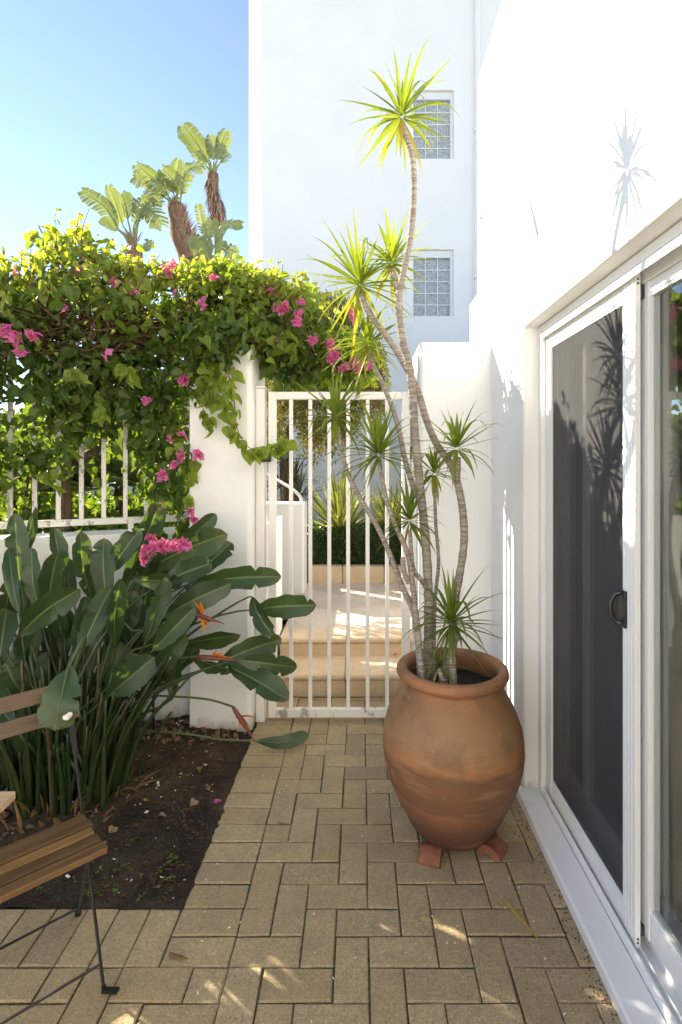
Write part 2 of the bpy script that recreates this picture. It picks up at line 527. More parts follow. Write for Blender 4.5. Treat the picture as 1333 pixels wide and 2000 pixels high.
BLADE = [(0, .05), (.07, .30), (.18, .60), (.36, .86), (.56, 1.0), (.74, .98), (.87, .82), (.95, .56), (.99, .27), (1.0, .08)]
def blade(mb, pts, w, nrm, fold=.3, r=.3, gtip=0, wave=.06, seed=0, g0=0):
    "broad leaf along midrib pts"
    rows = 26; m = rows; L = len(pts); prf = []
    rb = random.Random(seed*13+5)
    tears = {}
    for q in range(rb.choice((0, 1, 1, 2, 3))): tears[(rb.randint(8, 23), rb.choice((-1, 1)))] = rb.uniform(.35, .8)
    for j in range(rows):
        t = (j/(rows-1))**.9
        for (a, b), (c_, d_) in zip(BLADE, BLADE[1:]):
            if t <= c_+1e-9: prf.append((t, b+(d_-b)*(t-a)/(c_-a))); break
    us_n = 0
    def at(t):
        x = t*(L-1); k = min(int(x), L-2); return pts[k].lerp(pts[k+1], x-k)
    vs = []; cs = []; fs = []
    us = (-1, -.6, -.10, 0, .10, .6, 1)
    for j, (t, ww) in enumerate(prf):
        c = at(t); d = (at(min(1, t+.03)) - at(max(0, t-.03))).normalized()
        s = d.cross(nrm).normalized(); n2 = s.cross(d).normalized()
        for u in us:
            hw = w*.5*ww
            wob = wave*w*math.sin(seed*3+t*11+u*2)*abs(u)
            edgej = 1 + .05*math.sin(seed*7+t*23+u*3)
            if abs(u) > .5 and (j, 1 if u > 0 else -1) in tears: edgej *= tears[(j, 1 if u > 0 else -1)]
            wob += .006*w*(1 if j % 2 else -1)*(1 if abs(u) > .5 else 0)*2
            vs.append(c + s*(u*hw*edgej) + n2*(fold*hw*abs(u)**1.3 + wob))
            gg = g0 + gtip*max(0, (t-.85)/.15)
            cs.append((min(1, r+.12*abs(u)), min(1, gg), .75*(1-t*.5) if u == 0 else 0))
    K = len(us)
    for j in range(m-1):
        for k in range(K-1):
            a = j*K+k; fs.append((a, a+1, a+K+1, a+K))
    mb.add(vs, fs, cs)

# ================================================================== SETTING
# outer ground
mb = MB(); mb.box(-150, 150, -60, 300, -.5, -.05)
tag(mb.build("ground", GROUND), "dry sandy ground around the houses", None, None, 'structure')

# paving: 90 degree herringbone with a header border along the bed
def paving():
    mb = MB(); W = .11; gap = .0052; X0 = -.304; Y0 = 1.558
    def brick(x0, x1, y0, y1):
        x0 += gap/2; x1 -= gap/2; y0 += gap/2; y1 -= gap/2
        if x1-x0 < .012 or y1-y0 < .012: return
        z = ran(-.0020, .0016); b = ran(.003, .006); tl = [ran(-.0016, .0016) for _ in range(4)]
        j = [(ran(-.0018, .0018), ran(-.0018, .0018)) for _ in range(4)]
        cs = [(x0, y0), (x1, y0), (x1, y1), (x0, y1)]
        ins = [(x0+b, y0+b), (x1-b, y0+b), (x1-b, y1-b), (x0+b, y1-b)]
        vs = [(c[0]+q[0], c[1]+q[1], -.03) for c, q in zip(cs, j)]
        vs += [(c[0]+q[0], c[1]+q[1], z-.003) for c, q in zip(cs, j)]
        vs += [(c[0]+q[0], c[1]+q[1], z+tt) for c, q, tt in zip(ins, j, tl)]
        fs = [(0,1,5,4),(1,2,6,5),(2,3,7,6),(3,0,4,7),(4,5,9,8),(5,6,10,9),(6,7,11,10),(7,4,8,11),(8,9,10,11)]
        mb.add(vs, fs, (ran(0, 1), ran(0, 1) if R.random() < .10 else 0, 0))
    def ok(x, y):
        return x > -.414-.001 or y < Y0+W-.001
    XR = .742; YF = 3.585
    for i in range(-26, 12):
        for j in range(-24, 22):
            k = (i+j) % 4
            if k == 0: x0, x1, y0, y1 = i, i+2, j, j+1
            elif k == 2: x0, x1, y0, y1 = i, i+1, j, j+2
            else: continue
            x0 = X0+x0*W; x1 = X0+x1*W; y0 = Y0+y0*W; y1 = Y0+y1*W
            # clip to the paved area
            if not ok((x0+x1)/2, y0+.01) : continue
            if x1 <= -.414+.001:
                y1 = min(y1, Y0+W)
            elif x0 < -.414-.001 and y1 > Y0+W+.001:
                x0 = -.414
            x1 = min(x1, XR); y1 = min(y1, YF)
            if x1 > x0 and y1 > y0: brick(x0, x1, y0, y1)
    # cells whose lower half was cut off by the border
    for i in range(-26, 12):
        for j in range(-24, 22):
            if (i+j) % 4 == 1 and X0+(i-1)*W < -.414-.001 and X0+i*W > -.414-.001 and Y0+j*W >= Y0+W-.001:
                pass
    for r in range(1, 19):                               # header border beside the bed
        y = Y0+r*W
        if y < YF-.02: brick(-.634, -.414, y, min(y+W, YF))
    for c in range(22):                                  # soldier course below the bed
        brick(-.634-(c+1)*W, -.634-c*W, Y0+W, Y0+3*W)
    return mb
mb = paving()
tag(mb.build("paving", PAVER), "tan concrete herringbone pavers of the courtyard", None, None, 'structure')
mb = MB(); mb.box(-.638, .80, 1.0, 3.60, -.04, -.0048); mb.box(-3.2, .80, -2, .995, -.04, -.0048)
mb.box(-3.2, -.640, 1.0, 1.890, -.04, -.0048)
tag(mb.build("joint_sand", JOINT), "dark sand between the pavers", None, None, 'structure')

# bed soil
mb = MB(); nx, ny = 110, 80
vs = []
for j in range(ny+1):
    for i in range(nx+1):
        x = -3.4 + (3.4-.640)*i/nx; y = 1.892 + (3.75-1.892)*j/ny
        h = .022*mnoise.noise(Vector((x*4, y*4, 1))) + .010*mnoise.noise(Vector((x*17, y*17, 3))) + .005*mnoise.noise(Vector((x*50, y*50, 5)))
        e = min(1, (-.640-x)/.12, (y-1.892)/.12)
        hill = .05*math.exp(-((x+1.5)**2/.5+(y-2.6)**2/.3))
        z = -.006 + max(0, e)*(.012+h+hill)
        if i == nx: x += .016+.030*mnoise.noise(Vector((y*7, 0, 2)))+.014*mnoise.noise(Vector((y*31, 0, 2))); z = .0025
        elif i == nx-1: x += .008; z = max(z, .003)
        if j == 0: y -= .010+.026*mnoise.noise(Vector((x*7, 5, 2)))+.012*mnoise.noise(Vector((x*31, 5, 2))); z = .0025 if x < -.66 else z
        elif j == 1: z = max(z, .002)
        vs.append((x, y, z))
mb.add(vs, [(j*(nx+1)+i, j*(nx+1)+i+1, (j+1)*(nx+1)+i+1, (j+1)*(nx+1)+i) for j in range(ny) for i in range(nx)])
tag(mb.build("bed_soil", SOIL, smooth=True), "dark crumbly soil of the planting bed", None, None, 'structure')
def soil_z(x, y):
    e = min(1, (-.640-x)/.12, (y-1.892)/.12)
    h = .022*mnoise.noise(Vector((x*4, y*4, 1))) + .010*mnoise.noise(Vector((x*17, y*17, 3)))
    hill = .05*math.exp(-((x+1.5)**2/.5+(y-2.6)**2/.3))
    return -.006 + max(0, e)*(.012+h+hill) + .001

# raised garden beyond the fence
mb = MB(); mb.prism([(-14, -.5), (-1.25, 4.05), (-1.25, 8.6), (-14, 8.6)], 'z', -.04, .98)
tag(mb.build("raised_garden_soil", SOIL), "raised garden soil beyond the fence", None, None, 'structure')

# terrace
mb = MB()
TT = .28
def tilequad(poly, z0, z1): mb.prism(poly, 'z', z0, z1, (ran(0, .7), 0, 0))
# square tiles laid diagonally, clipped by a simple polygon clipper
def clip(poly, a, b, c):
    out = []
    for i in range(len(poly)):
        p, q = poly[i], poly[(i+1) % len(poly)]
        dp = a*p[0]+b*p[1]-c; dq = a*q[0]+b*q[1]-c
        if dp <= 0: out.append(p)
        if (dp < 0 < dq) or (dq < 0 < dp):
            t = dp/(dp-dq); out.append((p[0]+(q[0]-p[0])*t, p[1]+(q[1]-p[1])*t))
    return out
S = .42; gp = .004
for i in range(-12, 14):
    for j in range(-2, 22):
        cx = (i-j)*S*.7071+.1; cy = 4.0+(i+j)*S*.7071*.999
        h = (S-gp)*.7071
        poly = [(cx, cy-h), (cx+h, cy), (cx, cy+h), (cx-h, cy)]
        for (a, b, c) in ((-1, 0, .60), (1, 0, .79), (0, -1, -4.16), (0, 1, 5.725)):
            poly = clip(poly, a, b, c)
            if len(poly) < 3: break
        if len(poly) >= 3: tilequad(poly, TT-.03, TT+ran(-.001, .001))
tag(mb.build("terrace", TILE), "pale stone terrace behind the gate", None, None, 'structure')
mb = MB(); mb.box(-.6, .79, 4.10, 5.73, 0, TT-.006)
tag(mb.build("terrace_bed", JOINT), "mortar bed below the terrace stones", None, None, 'structure')

# ------------------------------------------------------------------ steps
def step(yf, yb, z0, z1, label):
    t = thing("stone_step", label, "step", (.1, yf, z0))
    m = MB()
    for (a, b) in ((-.60, -.105), (-.10, .43), (.435, .79)):
        m.box(a, b, yf+.018, yf+.05, z0, z1-.047, (ran(0, .6), 0, 0))
    m.build("riser", STONE, t, bevel=.003)
    m = MB(); n = 8; th = .045
    for (a, b) in ((-.60, -.11), (-.105, .425), (.43, .79)):
        prof = [(yb, z1-th), (yb, z1)]
        prof += [(yf + th/2*(1-math.sin(math.pi*k/n)), z1-th/2+th/2*math.cos(math.pi*k/n)) for k in range(n+1)]
        m.prism(prof, 'x', a, b, (ran(0, .6), 0, 0))
    m.build("tread", STONE, t, bevel=.002)
step(3.588, 3.96, -.02, .148, "lower sandstone step just behind the white gate")
step(3.93, 4.155, .13, .283, "upper sandstone step leading onto the terrace")

# ------------------------------------------------------------------ house on the right
WX = .766
house = thing("house", "white plastered house with an aluminium sliding door in its side wall", "house", (WX, 1.5, 0))
RX = WX+.25
poly = [(-2.5, -.03), (-.3, -.03), (-.3, 2.2135), (2.505, 2.2135), (2.505, -.03), (3.49, -.03), (3.49, 4.09), (-2.5, 4.09)]
mb = MB(); mb.prism(poly, 'x', WX, RX)
mb.build("wall", WHITE, house, bevel=.012, bseg=3)
mb = MB()   # room shell behind the door
mb.box(RX, 4.2, -2.5, -2.4, 0, 2.7); mb.box(RX, 4.2, 3.3, 3.4, 0, 2.7); mb.box(4.2, 4.3, -2.5, 3.4, 0, 2.7)
mb.box(RX, 4.3, -2.5, 3.4, 2.71, 2.8)
mb.build("indoor_wall", WALL_IN, house)
mb = MB(); mb.box(RX-.04, 4.2, -2.4, 3.3, -.04, .05)
mb.build("indoor_floor", FLOOR_IN, house)
mb = MB(); mb.box(RX, 4.4, -2.5, 3.49, 4.05, 4.10); mb.build("roof", WHITE, house)
mb = MB(); mb.box(-6, 4.4, -2.9, -2.52, -.03, 4.6); mb.build('bounce_wall', WHITE, house)  # unseen wall added behind the camera to bounce warm sunlight forward
# sill
mb = MB(); mb.prism([(.736, -.03), (.833, -.03), (.833, .052), (.742, .043), (.736, .036)], 'y', -.3, 2.53)
mb.build("door_sill", SILL, house, bevel=.002)
# outer frame: jamb, head, threshold with tracks
fr = MB()
fr.box(.834, .975, 2.462, 2.503, .03, 2.211)
fr.box(.834, .975, -.3, 2.460, 2.178, 2.211)
fr.box(.836, .842, -.3, 2.460, 2.150, 2.178)
fr.box(.884, .888, -.3, 2.460, 2.140, 2.178)
fr.box(.930, .934, -.3, 2.460, 2.140, 2.178)
fr.box(.836, .975, -.3, 2.460, .0, .052)
fr.box(.836, .846, -.3, 2.460, .052, .082)
fr.box(.869, .874, -.3, 2.460, .052, .072)
fr.box(.906, .911, -.3, 2.460, .052, .086)
fr.box(.945, .975, -.3, 2.460, .052, .10)
frame = fr.build("door_frame", ALU, house, bevel=.0015, bseg=1)
def panel(name, x0, x1, y0, y1, z0, z1, sw, rt, rb, pane_mat, pane_name, pane_x, stn=None, label=None):
    stn = stn or sw
    m = MB()
    m.box(x0, x1, y0, y0+stn, z0, z1)
    m.box(x0, x1, y1-sw, y1, z0, z1)
    m.box(x0+.002, x1-.002, y0+stn, y1-sw, z0+.004, z0+rb)
    m.box(x0+.002, x1-.002, y0+stn, y1-sw, z1-rt, z1-.002)
    # glazing bead lip
    m.box(x0+.006, x1-.006, y0+stn, y1-sw, z0+rb, z0+rb+.010)
    m.box(x0+.006, x1-.006, y0+stn, y1-sw, z1-rt-.010, z1-rt)
    # grooves on the near stile (raised ribs)
    for q in (.25, .5, .75):
        m.box(x0-.0015, x0, y0+stn*q-.002, y0+stn*q+.002, z0+.02, z1-.02)
    o = m.build(name, ALU, house, bevel=.001, bseg=1, label=label)
    g = MB(); g.box(pane_x, pane_x+.003, y0+stn-.004, y1-sw+.004, z0+rb-.003, z1-rt+.003)
    g.build(pane_name, pane_mat, o)
    return o
scr = panel("screen_door", .855, .8725, 1.660, 2.452, .064, 2.170, .058, .062, .080, SCREEN, "fly_mesh", .8635, .078, "white framed fly screen panel with dark mesh")
# black pull handle
hm = MB()
hp = [Vector((.853, 1.738, 1.155)), Vector((.838, 1.744, 1.150)), Vector((.828, 1.748, 1.125)), Vector((.826, 1.749, 1.105)), Vector((.828, 1.748, 1.083)), Vector((.838, 1.744, 1.060)), Vector((.853, 1.738, 1.055))]
hm.tube(spline([Vector((.853+(p.x-.853)*1.25, p.y, p.z)) for p in hp], 4), .0078, 8)
hm.box(.846, .8548, 1.708, 1.746, 1.046, 1.165)
hm.build("handle", BLACK_PLASTIC, scr, smooth=False, bevel=.0015)
for z in (.082, .094, 2.138, 2.152):
    sm = MB(); sm.tube([(.864, 1.6605, z), (.864, 1.6585, z)], .0035, 10)
    sm.build("screw", SCREW, scr)
gd = panel("sliding_glass_door", .890, .925, .80, 1.700, .100, 2.150, .055, .045, .085, GLASS, "pane", .905, .055, "clear glass sliding panel nearest the camera")
bb = MB(); bb.box(.8735, .8895, 1.668, 1.698, 2.095, 2.137); bb.build("buffer_block", RUBBER, gd)
bb = MB(); bb.box(.8735, .8895, 1.668, 1.698, .096, .126); bb.build("buffer_block", RUBBER, gd)
for (a, b) in ((.185, .193), (2.097, 2.104)):
    bb = MB(); bb.box(.9042, .9048, .86, 1.646, a, b); bb.build("gasket", RUBBER, gd)
gd2 = panel("fixed_glass_door", .932, .962, 1.765, 2.458, .100, 2.150, .05, .045, .085, GLASS, "pane", .946, .05, "glass panel behind the fly screen")
mm = MB(); mm.box(.930, .964, 2.200, 2.232, .19, 2.10); mm.build("mullion", ALU, gd2)
n = 70; vs = []; cur = MB()
for k in range(n+1):
    for z in (2.6, .07): vs.append((1.30+.03*math.sin(k*.9)+.01*math.sin(k*2.3), 2.0+1.1*k/n, z))
cur.add(vs, [(k*2, k*2+1, k*2+3, k*2+2) for k in range(n)])
tag(cur.build("curtain", simple("grey_curtain", (.30, .29, .27), .9), smooth=True), "dim grey pleated curtain deep behind the dark fly screen", "curtain")
# peg on the wall
mb = MB(); c = P(1031, 376, .766*F/(1031-CX))
mb.tube([c+Vector((.004, 0, .0)), c+Vector((-.01, 0, -.004)), c+Vector((-.05, 0, -.025)), c+Vector((-.22, 0, -.11))], [.005, .005, .009, .017], 10)
hk = thing("wall_hook", "thin white painted peg sticking out of the sunlit upper house wall", "hook", c)
mb.build("hook", ALU, hk, smooth=True)

# curtain and indoor things
cur = MB(); n = 90; vs = []
for k in range(n+1):
    y = .9+1.05*k/n
    amp = .022+.01*math.sin(k*.21)
    for q, z in enumerate((2.5, 1.6, .9, .07)):
        sq = 1-.10*q if y < 1.45 else 1
        vs.append((1.06+amp*math.sin(k*.95+q*.25), 1.835-.03*q+(.25+.03*q)*k/n, z))
cur.add(vs, [(k*4+q, k*4+q+1, k*4+q+5, k*4+q+4) for k in range(n) for q in range(3)])
tag(cur.build("curtain", SHEER, smooth=True), "sheer pale pleated curtain hanging inside the glass door", "curtain")
# ------------------------------------------------------------------ far building
fb = thing("apartment_building", "tall white building with glass block windows behind the gate", "building", (1, 9.5, .3))
BY = 8.8
mb = MB()
X1 = (512-CX)/F*BY; xa = (487-CX)/F*(BY+.42)
def pan(x0, x1, z0, z1): mb.box(x0, x1, BY, BY+.25, z0, z1)
wx0 = (808-CX)/F*BY; wx1 = (887-CX)/F*BY
def zz(py): return H-(py-CY)/F*BY
wins = [(zz(310), zz(176)), (zz(618), zz(487))]
pan(X1, wx0, 0, 12); pan(wx1, 5.5, 0, 12)
zl = 0
for (a, b) in sorted(wins):
    pan(wx0, wx1, zl, a); zl = b
pan(wx0, wx1, zl, 12)
mb.build("wall", WHITE_FAR, fb)
mb = MB(); mb.prism([(X1, BY), (X1, BY+.25), (X1+.2, 13), (xa-.2, 13), (xa, BY+.42)], 'z', 0, 12)
mb.build("corner_wall", WHITE_FAR, fb)
for (a, b) in wins:
    m = MB(); f = .035
    m.box(wx1-.05, wx1-.001, BY+.05, BY+.2, a+.002, b-.002)
    m.box(wx0+.001, wx1-.052, BY+.05, BY+.2, b-.12, b-.002)
    m.box(wx0+.001, wx1-.052, BY+.05, BY+.2, a+.002, a+.02)
    gx0, gx1, gz0, gz1 = wx0+.001, wx1-.052, a+.02, b-.12
    for k in range(0, 4):
        x = gx0+(gx1-gx0)*k/3
        m.box(max(gx0, x-.008), min(gx1, x+.008), BY+.085, BY+.12, gz0, gz1)
    for k in range(1, 5):
        z = gz0+(gz1-gz0)*k/5
        for q in range(3):
            m.box(gx0+(gx1-gx0)*q/3+.0085, gx0+(gx1-gx0)*(q+1)/3-.0085, BY+.085, BY+.12, z-.008, z+.008)
    w = m.build("window", ALU, fb)
    g = MB()
    for q in range(3):
        for k in range(5):
            x0 = gx0+(gx1-gx0)*q/3+.0085; x1 = gx0+(gx1-gx0)*(q+1)/3-.0085
            z0 = gz0+(gz1-gz0)*k/5+.0085; z1 = gz0+(gz1-gz0)*(k+1)/5-.0085
            g.box(x0, x1, BY+.095, BY+.17, z0, z1)
    g.build("glass_blocks", BLOCK, w, bevel=.012)
mb = MB(); px = (932-CX)/F*BY
mb.tube([(px, BY-.06, .3), (px, BY-.06, 12)], .045, 16)
for z in (2.2, 4.6, 7.0): mb.box(px-.06, px+.06, BY-.11, BY-.001, z, z+.05)
mb.build("downpipe", WHITE_FAR, fb, smooth=False)

# neighbour wall far behind the raised garden
mb = MB(); mb.prism([(-14, 7.6), (-2.4, 8.7), (-2.4, 8.9), (-14, 7.8)], 'z', .3, 2.35)
tag(mb.build("boundary_wall", WHITE), "long pale boundary wall far behind the fence plants", "wall")
# return wall beside the terrace, right
mb = MB(); mb.box(WX+.02, RX, 3.495, 3.85, -.03, 2.72)
tag(mb.build("stub_wall", WHITE, bevel=.012, bseg=3), "short white wall stub stepped down behind the house corner", "wall")
mb = MB(); mb.box(.80, 1.0, 3.86, 8.8, -.03, 2.2)
tag(mb.build("side_wall", WHITE, bevel=.01), "white side wall of the terrace right of the stone steps", "wall")

# ------------------------------------------------------------------ pillars and walls
mb = MB(); mb.prism([(-1.005, 3.12), (-.665, 3.12), (-.640, 3.145), (-.640, 3.56), (-1.005, 3.56)], 'z', -.03, 2.272)
tag(mb.build("gate_pillar", plaster("pillar_plaster", (.80, .80, .79), dirt=.15, splash=True), bevel=.008, bseg=3), "square white plastered pillar left of the gate under the vine", "pillar")
mb = MB(); mb.prism([(.362, 3.12), (.79, 3.12), (.79, 3.55), (.345, 3.55), (.345, 3.14)], 'z', -.03, 2.285)
tag(mb.build("gate_pier", WHITE, bevel=.012, bseg=3), "wide white plastered pier right of the gate behind the potted plant", "pillar")
mb = MB(); mb.box(-.83, -.47, 3.09, 3.62, 2.276, 2.298)
tag(mb.build("timber_board", BOARD, bevel=.003), "thin weathered board lying on top of the left gate pillar", "board")

# low wall and fence
FA = Vector((-1.0, 3.33, 0)); FB = Vector((-4.2, 3.33-.456*3.2, 0))
fd = (FB-FA).normalized(); fn = Vector((fd.y, -fd.x, 0))
if fn.y > 0: fn = -fn      # faces the courtyard
def fpt(s, off, z): return FA + fd*s - fn*off + Vector((0, 0, z))
LF = (FB-FA).length
mb = MB()
pw = [fpt(-.12, 0, 0), fpt(LF, 0, 0), fpt(LF, .24, 0), fpt(-.12, .24, 0)]
mb.prism([(p.x, p.y) for p in pw], 'z', -.03, 1.158)
wl = thing("low_wall", "low white plastered wall behind the strelitzia carrying the fence", "wall", FA)
mb.build("wall", WHITE_DIRTY, wl, bevel=.01, bseg=3)
fe = thing("picket_fence", "weathered white metal fence with square pickets on the low wall", "fence", fpt(0, .10, 1.158))
mb = MB()
def bar(a, b, hw, hh):
    d = (b-a); l = d.length; d.normalize()
    mb.obox((a+b)/2, d*(l/2), fn*hw, Vector((0, 0, hh)))
bar(fpt(.01, .10, 1.227), fpt(LF, .10, 1.227), .017, .019)
mb.build("bottom_rail", FENCE_PAINT, fe, bevel=.002, bseg=1)
mb = MB(); bar(fpt(.01, .10, 2.20), fpt(LF, .10, 2.20), .017, .019)
mb.build("top_rail", FENCE_PAINT, fe, bevel=.002, bseg=1)
k = 0; s = .075
while s < 2.6:
    mb = MB(); c = fpt(s, .10, (1.2465+2.18)/2)
    mb.obox(c, fd*.0125, fn*.0125, Vector((0, 0, (2.18-1.2465)/2)))
    mb.build("picket", FENCE_PAINT, fe, bevel=.0015, bseg=1)
    s += .1185
for s in (.4, 1.6, 2.8):
    mb = MB(); mb.obox(fpt(s, .10, 1.183), fd*.015, fn*.012, Vector((0, 0, .0245)))
    mb.build("mounting_foot", FENCE_PAINT, fe)

# ------------------------------------------------------------------ gate
GY = 3.27
gt = thing("gate", "white metal pedestrian gate with vertical bars and worn paint", "gate", (-.575, GY, .02))
def gx(px): return (px-CX)/F*GY
gl, gr = gx(525.5), gx(801)
mb = MB(); mb.box(gl, gl+.046, GY-.019, GY+.019, .02, 2.012); mb.box(gr-.050, gr, GY-.019, GY+.019, .02, 2.012)
mb.box(gl+.046, gr-.050, GY-.018, GY+.018, 1.966, 2.0115)
mb.build("frame", GATE_PAINT, gt, bevel=.003)
mb = MB(); mb.box(gl+.046, gr-.050, GY-.018, GY+.018, .0205, .070)
mb.build("bottom_rail", GATE_BOT, gt, bevel=.002)
for px in (569, 606.5, 643.5, 680.5, 718.5, 756.5):
    mb = MB(); x = gx(px); mb.box(x-.011, x+.011, GY-.011, GY+.011, .0702, 1.9658)
    mb.build("bar", GATE_PAINT, gt, bevel=.002)
c = P(520.5, 887, GY-.03)
mb = MB(); mb.box(c.x-.031, c.x+.031, c.y-.02, c.y+.02, c.z-.048, c.z+.048)
lk = mb.build("lock", BLACK_PLASTIC, gt, bevel=.012, bseg=4)
mb = MB(); mb.tube([(c.x+.003, c.y-.0205, c.z+.012), (c.x+.003, c.y-.026, c.z+.012)], .011, 16)
mb.build("key_barrel", BLACK_METAL, lk, smooth=False)
for z in (.3, 1.6):
    mb = MB(); mb.box(gr+.001, gr+.012, GY-.006, GY+.006, z, z+.08); mb.build("hinge", BLACK_METAL, gt)
gp_ = thing("gate_post", "narrow white steel post fixed to the left gate pillar", "post", (gl-.04, GY, 0))
mb = MB(); mb.box(-.6385, gl-.020, 3.235, 3.305, -.02, 2.03); mb.build("post", GATE_PAINT, gp_, bevel=.004)
mb = MB(); mb.box(-.6387, gl-.016, 3.231, 3.309, 2.031, 2.043); mb.build("cap", GATE_PAINT, gp_, bevel=.002)
mb = MB(); mb.box(.3155, .344, 3.25, 3.29, -.02, 2.03)
tag(mb.build("gate_post", GATE_PAINT, bevel=.003), "slim white steel post against the right gate pier", "post")

# walls behind the gate
mb = MB(); mb.box(-1.0, -.618, 3.575, 4.2, -.03, 1.17)
tag(mb.build("garden_wall", WHITE, bevel=.01, bseg=3), "white garden wall beside the lower steps directly behind the gate post", "wall")
mb = MB(); mb.box(-1.2, -.565, 5.30, 5.62, .0, 1.17)
tag(mb.build("terrace_pier", WHITE, bevel=.02, bseg=3), "white block pier standing on the terrace in front of the hedge", "pillar")
mb = MB(); mb.tube(spline([P(500, 915, 4.9), P(555, 945, 4.9), P(577, 960, 5.1), P(588, 972, 5.35), P(589, 986, 5.42)], 6), .016, 12)
tag(mb.build("handrail", ALU, smooth=True), "white tubular handrail bending down beside the terrace pier", "handrail")
t = thing("planter_kerb", "low sandstone kerb retaining the hedge at the back of the terrace", "kerb", (.1, 5.73, TT))
mb = MB()
for (a, b) in ((-.565, -.20), (-.196, .25), (.254, .795)): mb.box(a, b, 5.73, 5.86, TT-.01, .458, (ran(0, .6), 0, 0))
mb.build("kerb_stone", STONE, t, bevel=.012, bseg=3)
mb = MB(); mb.box(-1.2, .80, 5.86, 8.8, 0, .43)
tag(mb.build("planter_soil", SOIL), "soil of the planter behind the terrace", None, None, 'structure')

# ================================================================== PLANTS
# hedge
mb = MB()
hx0, hx1, hy0, hy1, hz0, hz1 = -.60, .79, 5.90, 6.35, .44, .86
mb.box(hx0+.05, hx1-.05, hy0+.06, hy1-.05, hz0, hz1-.06, (0, 0, 0))
for k in range(13000):
    q = R.random()
    if q < .6: p = Vector((ran(hx0, hx1), hy0+abs(R.gauss(0, .03)), ran(hz0, hz1)))
    elif q < .95: p = Vector((ran(hx0, hx1), ran(hy0, hy1), hz1-abs(R.gauss(0, .03))))
    else: p = Vector((hx0+abs(R.gauss(0, .03)), ran(hy0, hy1), ran(hz0, hz1)))
    b = .025*mnoise.noise(p*7)
    p += Vector((0, -b, b))
    d = rvec(); s = d.cross(rvec()).normalized()
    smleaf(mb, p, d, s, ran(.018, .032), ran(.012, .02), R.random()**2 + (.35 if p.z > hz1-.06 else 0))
tag(mb.build("hedge", HEDGE), "clipped dark green hedge behind the terrace kerb", "hedge")

VAR = leafmat('striped_agave_leaf', (.13, .19, .05), (.34, .40, .12), (.80, .76, .42), (.3, .35, .12), .35, .45, 1.3)
# variegated plants
def variegated(px, py, Y, n, L, w, label, mat=AGAVE, edge=True, lo=.25, seedr=None, gx_=None, droop=.35, rr=(.2, .8)):
    c = P(px, py, Y)
    m = MB()
    for k in range(n):
        a = ran(0, 2*math.pi); el = ran(lo, 1.5)**.8*1.08
        d = Vector((math.cos(a)*math.cos(el), math.sin(a)*math.cos(el), math.sin(el)))
        strap(m, c + Vector((math.cos(a), math.sin(a), 0))*.03, d, L*ran(.75, 1.1), w*ran(.8, 1.1), droop*ran(.5, 1.3)*math.cos(el), 7, .35, ran(*rr), 0, edge=edge, gtip=None)
    return m
vp = P(668, 1045, 6.3)
t = thing("variegated_agave", "large yellow striped agave rising behind the hedge in the middle of the gate", "agave", vp)
variegated(668, 1045, 6.25, 64, .80, .080, '', VAR).build("leaves", VAR, t, smooth=True)
t = thing("variegated_agave", "smaller pale striped agave at the right end of the hedge", "agave", P(765, 1045, 6.4))
variegated(765, 1040, 6.4, 44, .66, .070, '', VAR).build("leaves", VAR, t, smooth=True)
t = thing("yucca", "dark grey green yucca with spiky leaves beside the handrail", "yucca", P(560, 985, 6.0))
m = MB()
for (px, py) in ((553, 900), (575, 935), (585, 968), (550, 950)):
    c = P(px, py, ran(5.7, 6.1))
    for k in range(44):
        d = rvec(); d.z = abs(d.z)*.8-.15
        strap(m, c, d, ran(.32, .5), .022, .4, 5, .3, ran(0, .4), 0)
m.build("leaves", leafmat("yucca_leaf", (.055, .075, .05), (.12, .15, .09), (.3, .25, .15), (.15, .2, .1), .2, .45, 1.3), t)
m = MB()
for (px, py) in ((553, 900), (575, 935), (585, 968)): m.tube([P(px, py, 5.9), P(px+3, 1040, 5.95), Vector((P(px, 1040, 5.95).x, 5.95, .40))], .04, 8)
m.build("stem", BARK, t)

